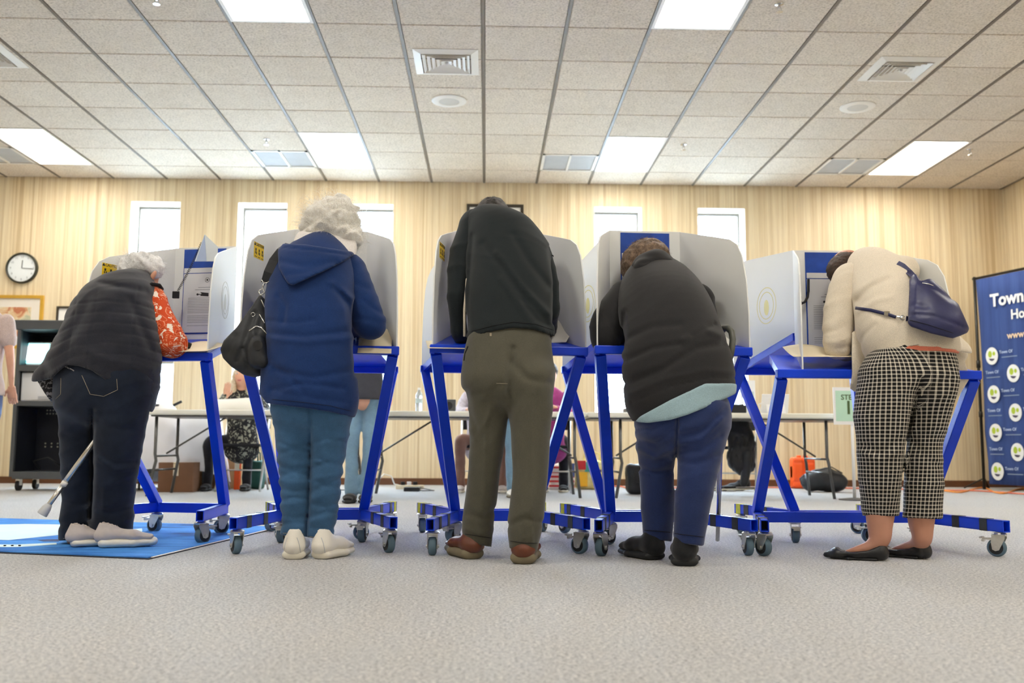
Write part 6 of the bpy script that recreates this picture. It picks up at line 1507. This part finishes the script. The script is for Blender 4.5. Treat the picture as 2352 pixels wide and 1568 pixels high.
for cidx, zc in rows:
    for rep in range(3):
        u0 = .225+cidx*.27+rep*.8
        if u0 > BW-.15: continue
        dk = disc(u0, zc, .082, .094, -.0165, 'banner_white', 'printed_disc', o)
        disc(u0-.022, zc+.02, .026, .036, -.0178, 'banner_green', 'green_leaf', dk, 16); disc(u0+.03, zc+.024, .018, .022, -.0178, 'banner_green', 'green_leaf', dk, 14)
        disc(u0, zc-.02, .038, .034, -.0178, 'banner_navy', 'hull', dk, 16, 3.3, 6.12)
        btext('Town Of', .046, 'banner_pale', u0+.10, zc+.03, .001); MB().b2((u0+.13, -.0165, zc-.03), (u0+.33, -.0155, zc-.02)).build('banner_text', 'banner_grey', o)
    if cidx == 1: btext('Town Of', .046, 'banner_pale', .13, zc+.03, .001); MB().b2((.14, -.0165, zc-.03), (.32, -.0155, zc-.02)).build('banner_text', 'banner_grey', o)
# ================================================================== DESK THINGS
def sheet(x, y, Y, w_, d_, rz, tilt, mat, label, curlv=.0, name='ballot_paper'):
    p = P(x, y, Y); V = []; F = []
    for i in range(9):
        for j in range(7):
            V.append((-w_/2+w_*i/8, -d_/2+d_*j/6, curlv*((j/6)**2)*(.6+.4*math.sin(i*.6))))
    for i in range(8):
        for j in range(6): F.append((i*7+j, i*7+7+j, i*7+8+j, i*7+j+1))
    o = link(name, pyd(name, V, F), mat, None, True); o.location = p; o.rotation_euler = (tilt, 0, rz); m_ = o.modifiers.new('thick', 'SOLIDIFY'); m_.thickness = .0012; tag(o, label, 'paper'); return o
SL = math.atan2(.985-.86, .55)
sheet(455, 799, 4.44, .20, .24, R(-12), SL, 'paper_cream', 'cream ballot sheet on the desk beside an orange floral sleeve', .02)
sheet(862, 786, 4.06, .14, .22, R(5), SL+.3, 'paper_cream', 'cream ballot booklet under the navy coat sleeve', .05)
sheet(1040, 792, 4.02, .22, .24, R(6), SL, 'paper_cream', 'cream ballot sheet under the hand of the pullover wearer', .004)
sheet(1290, 764, 4.18, .10, .16, R(-30), SL+.45, 'paper_white', 'white ballot sheet tilted beside the black pullover', .03)
sheet(1660, 775, 4.10, .16, .2, R(20), SL+.25, 'paper_white', 'white ballot sheet seen through the crook of the cane', .02)
sheet(1880, 812, 4.05, .26, .20, R(-4), .22, 'paper_cream', 'cream ballot sheet on the low desk beside a beige sleeve', .03)
# bead chain with its holder, clear film and pen cord on booths
def bchain(a_, b_, sag, rad, n, mat, nm, par):
    pts = []
    for i in range(n*8+1):
        t_ = i/(n*8); p = a_.lerp(b_, t_); ph = i*math.pi/4
        pts.append(p+Vector((math.cos(ph)*rad, math.sin(ph)*rad, -sag*math.sin(math.pi*t_))))
    return MB().tube(pts, .0014, 5).build(nm, mat, par, True, world=True)
o = root('pen_tether', P(405, 677, 4.86), 'coiled black pen tether with a square clip on the booth divider', 'pen tether')
MB().box(P(404, 677, 4.87), (.034, .012, .036)).build('clip', 'chair_seat', o, world=True, bevel=.002); bchain(P(409, 668, 4.86), P(464, 556, 4.86), .01, .006, 30, 'print_black', 'coil', o)
o = root('clear_sleeve', P(470, 590, 4.84), 'folded clear plastic sleeve standing above the booth divider', 'plastic sleeve')
v_ = [P(447, 600, 4.85), P(470, 538, 4.85), P(500, 566, 4.85), P(500, 600, 4.85)]; v_ += [p+Vector((0, .004, 0)) for p in v_]; MB().add(v_, [(0, 1, 2, 3), (7, 6, 5, 4), (0, 4, 5, 1), (1, 5, 6, 2), (2, 6, 7, 3), (3, 7, 4, 0)]).build('sheet', 'clear_film', o, world=True)
v_ = [P(450, 600, 4.845), P(470, 540, 4.848), P(474, 600, 4.846)]; v_ += [p+Vector((0, .002, 0)) for p in v_]; MB().add(v_, [(0, 1, 2), (5, 4, 3), (0, 3, 4, 1), (1, 4, 5, 2), (2, 5, 3, 0)]).build('folded_corner', 'banner_pale', o, world=True)
o = root('pen_lanyard', P(1845, 690, 4.40), 'black pen cord hanging from the low booth divider', 'pen tether')
MB().tube([P(1857, 641, 4.44), P(1857, 668, 4.44), P(1855, 682, 4.43), P(1849, 693, 4.42), P(1841, 697, 4.41), P(1838, 690, 4.40), P(1838, 680, 4.39)], .006, 8).build('cord', 'chair_seat', o, True, world=True); MB().tube([P(1857, 641, 4.44), P(1857, 672, 4.44)], .003, 6).build('hook', 'silver', o, True, world=True)
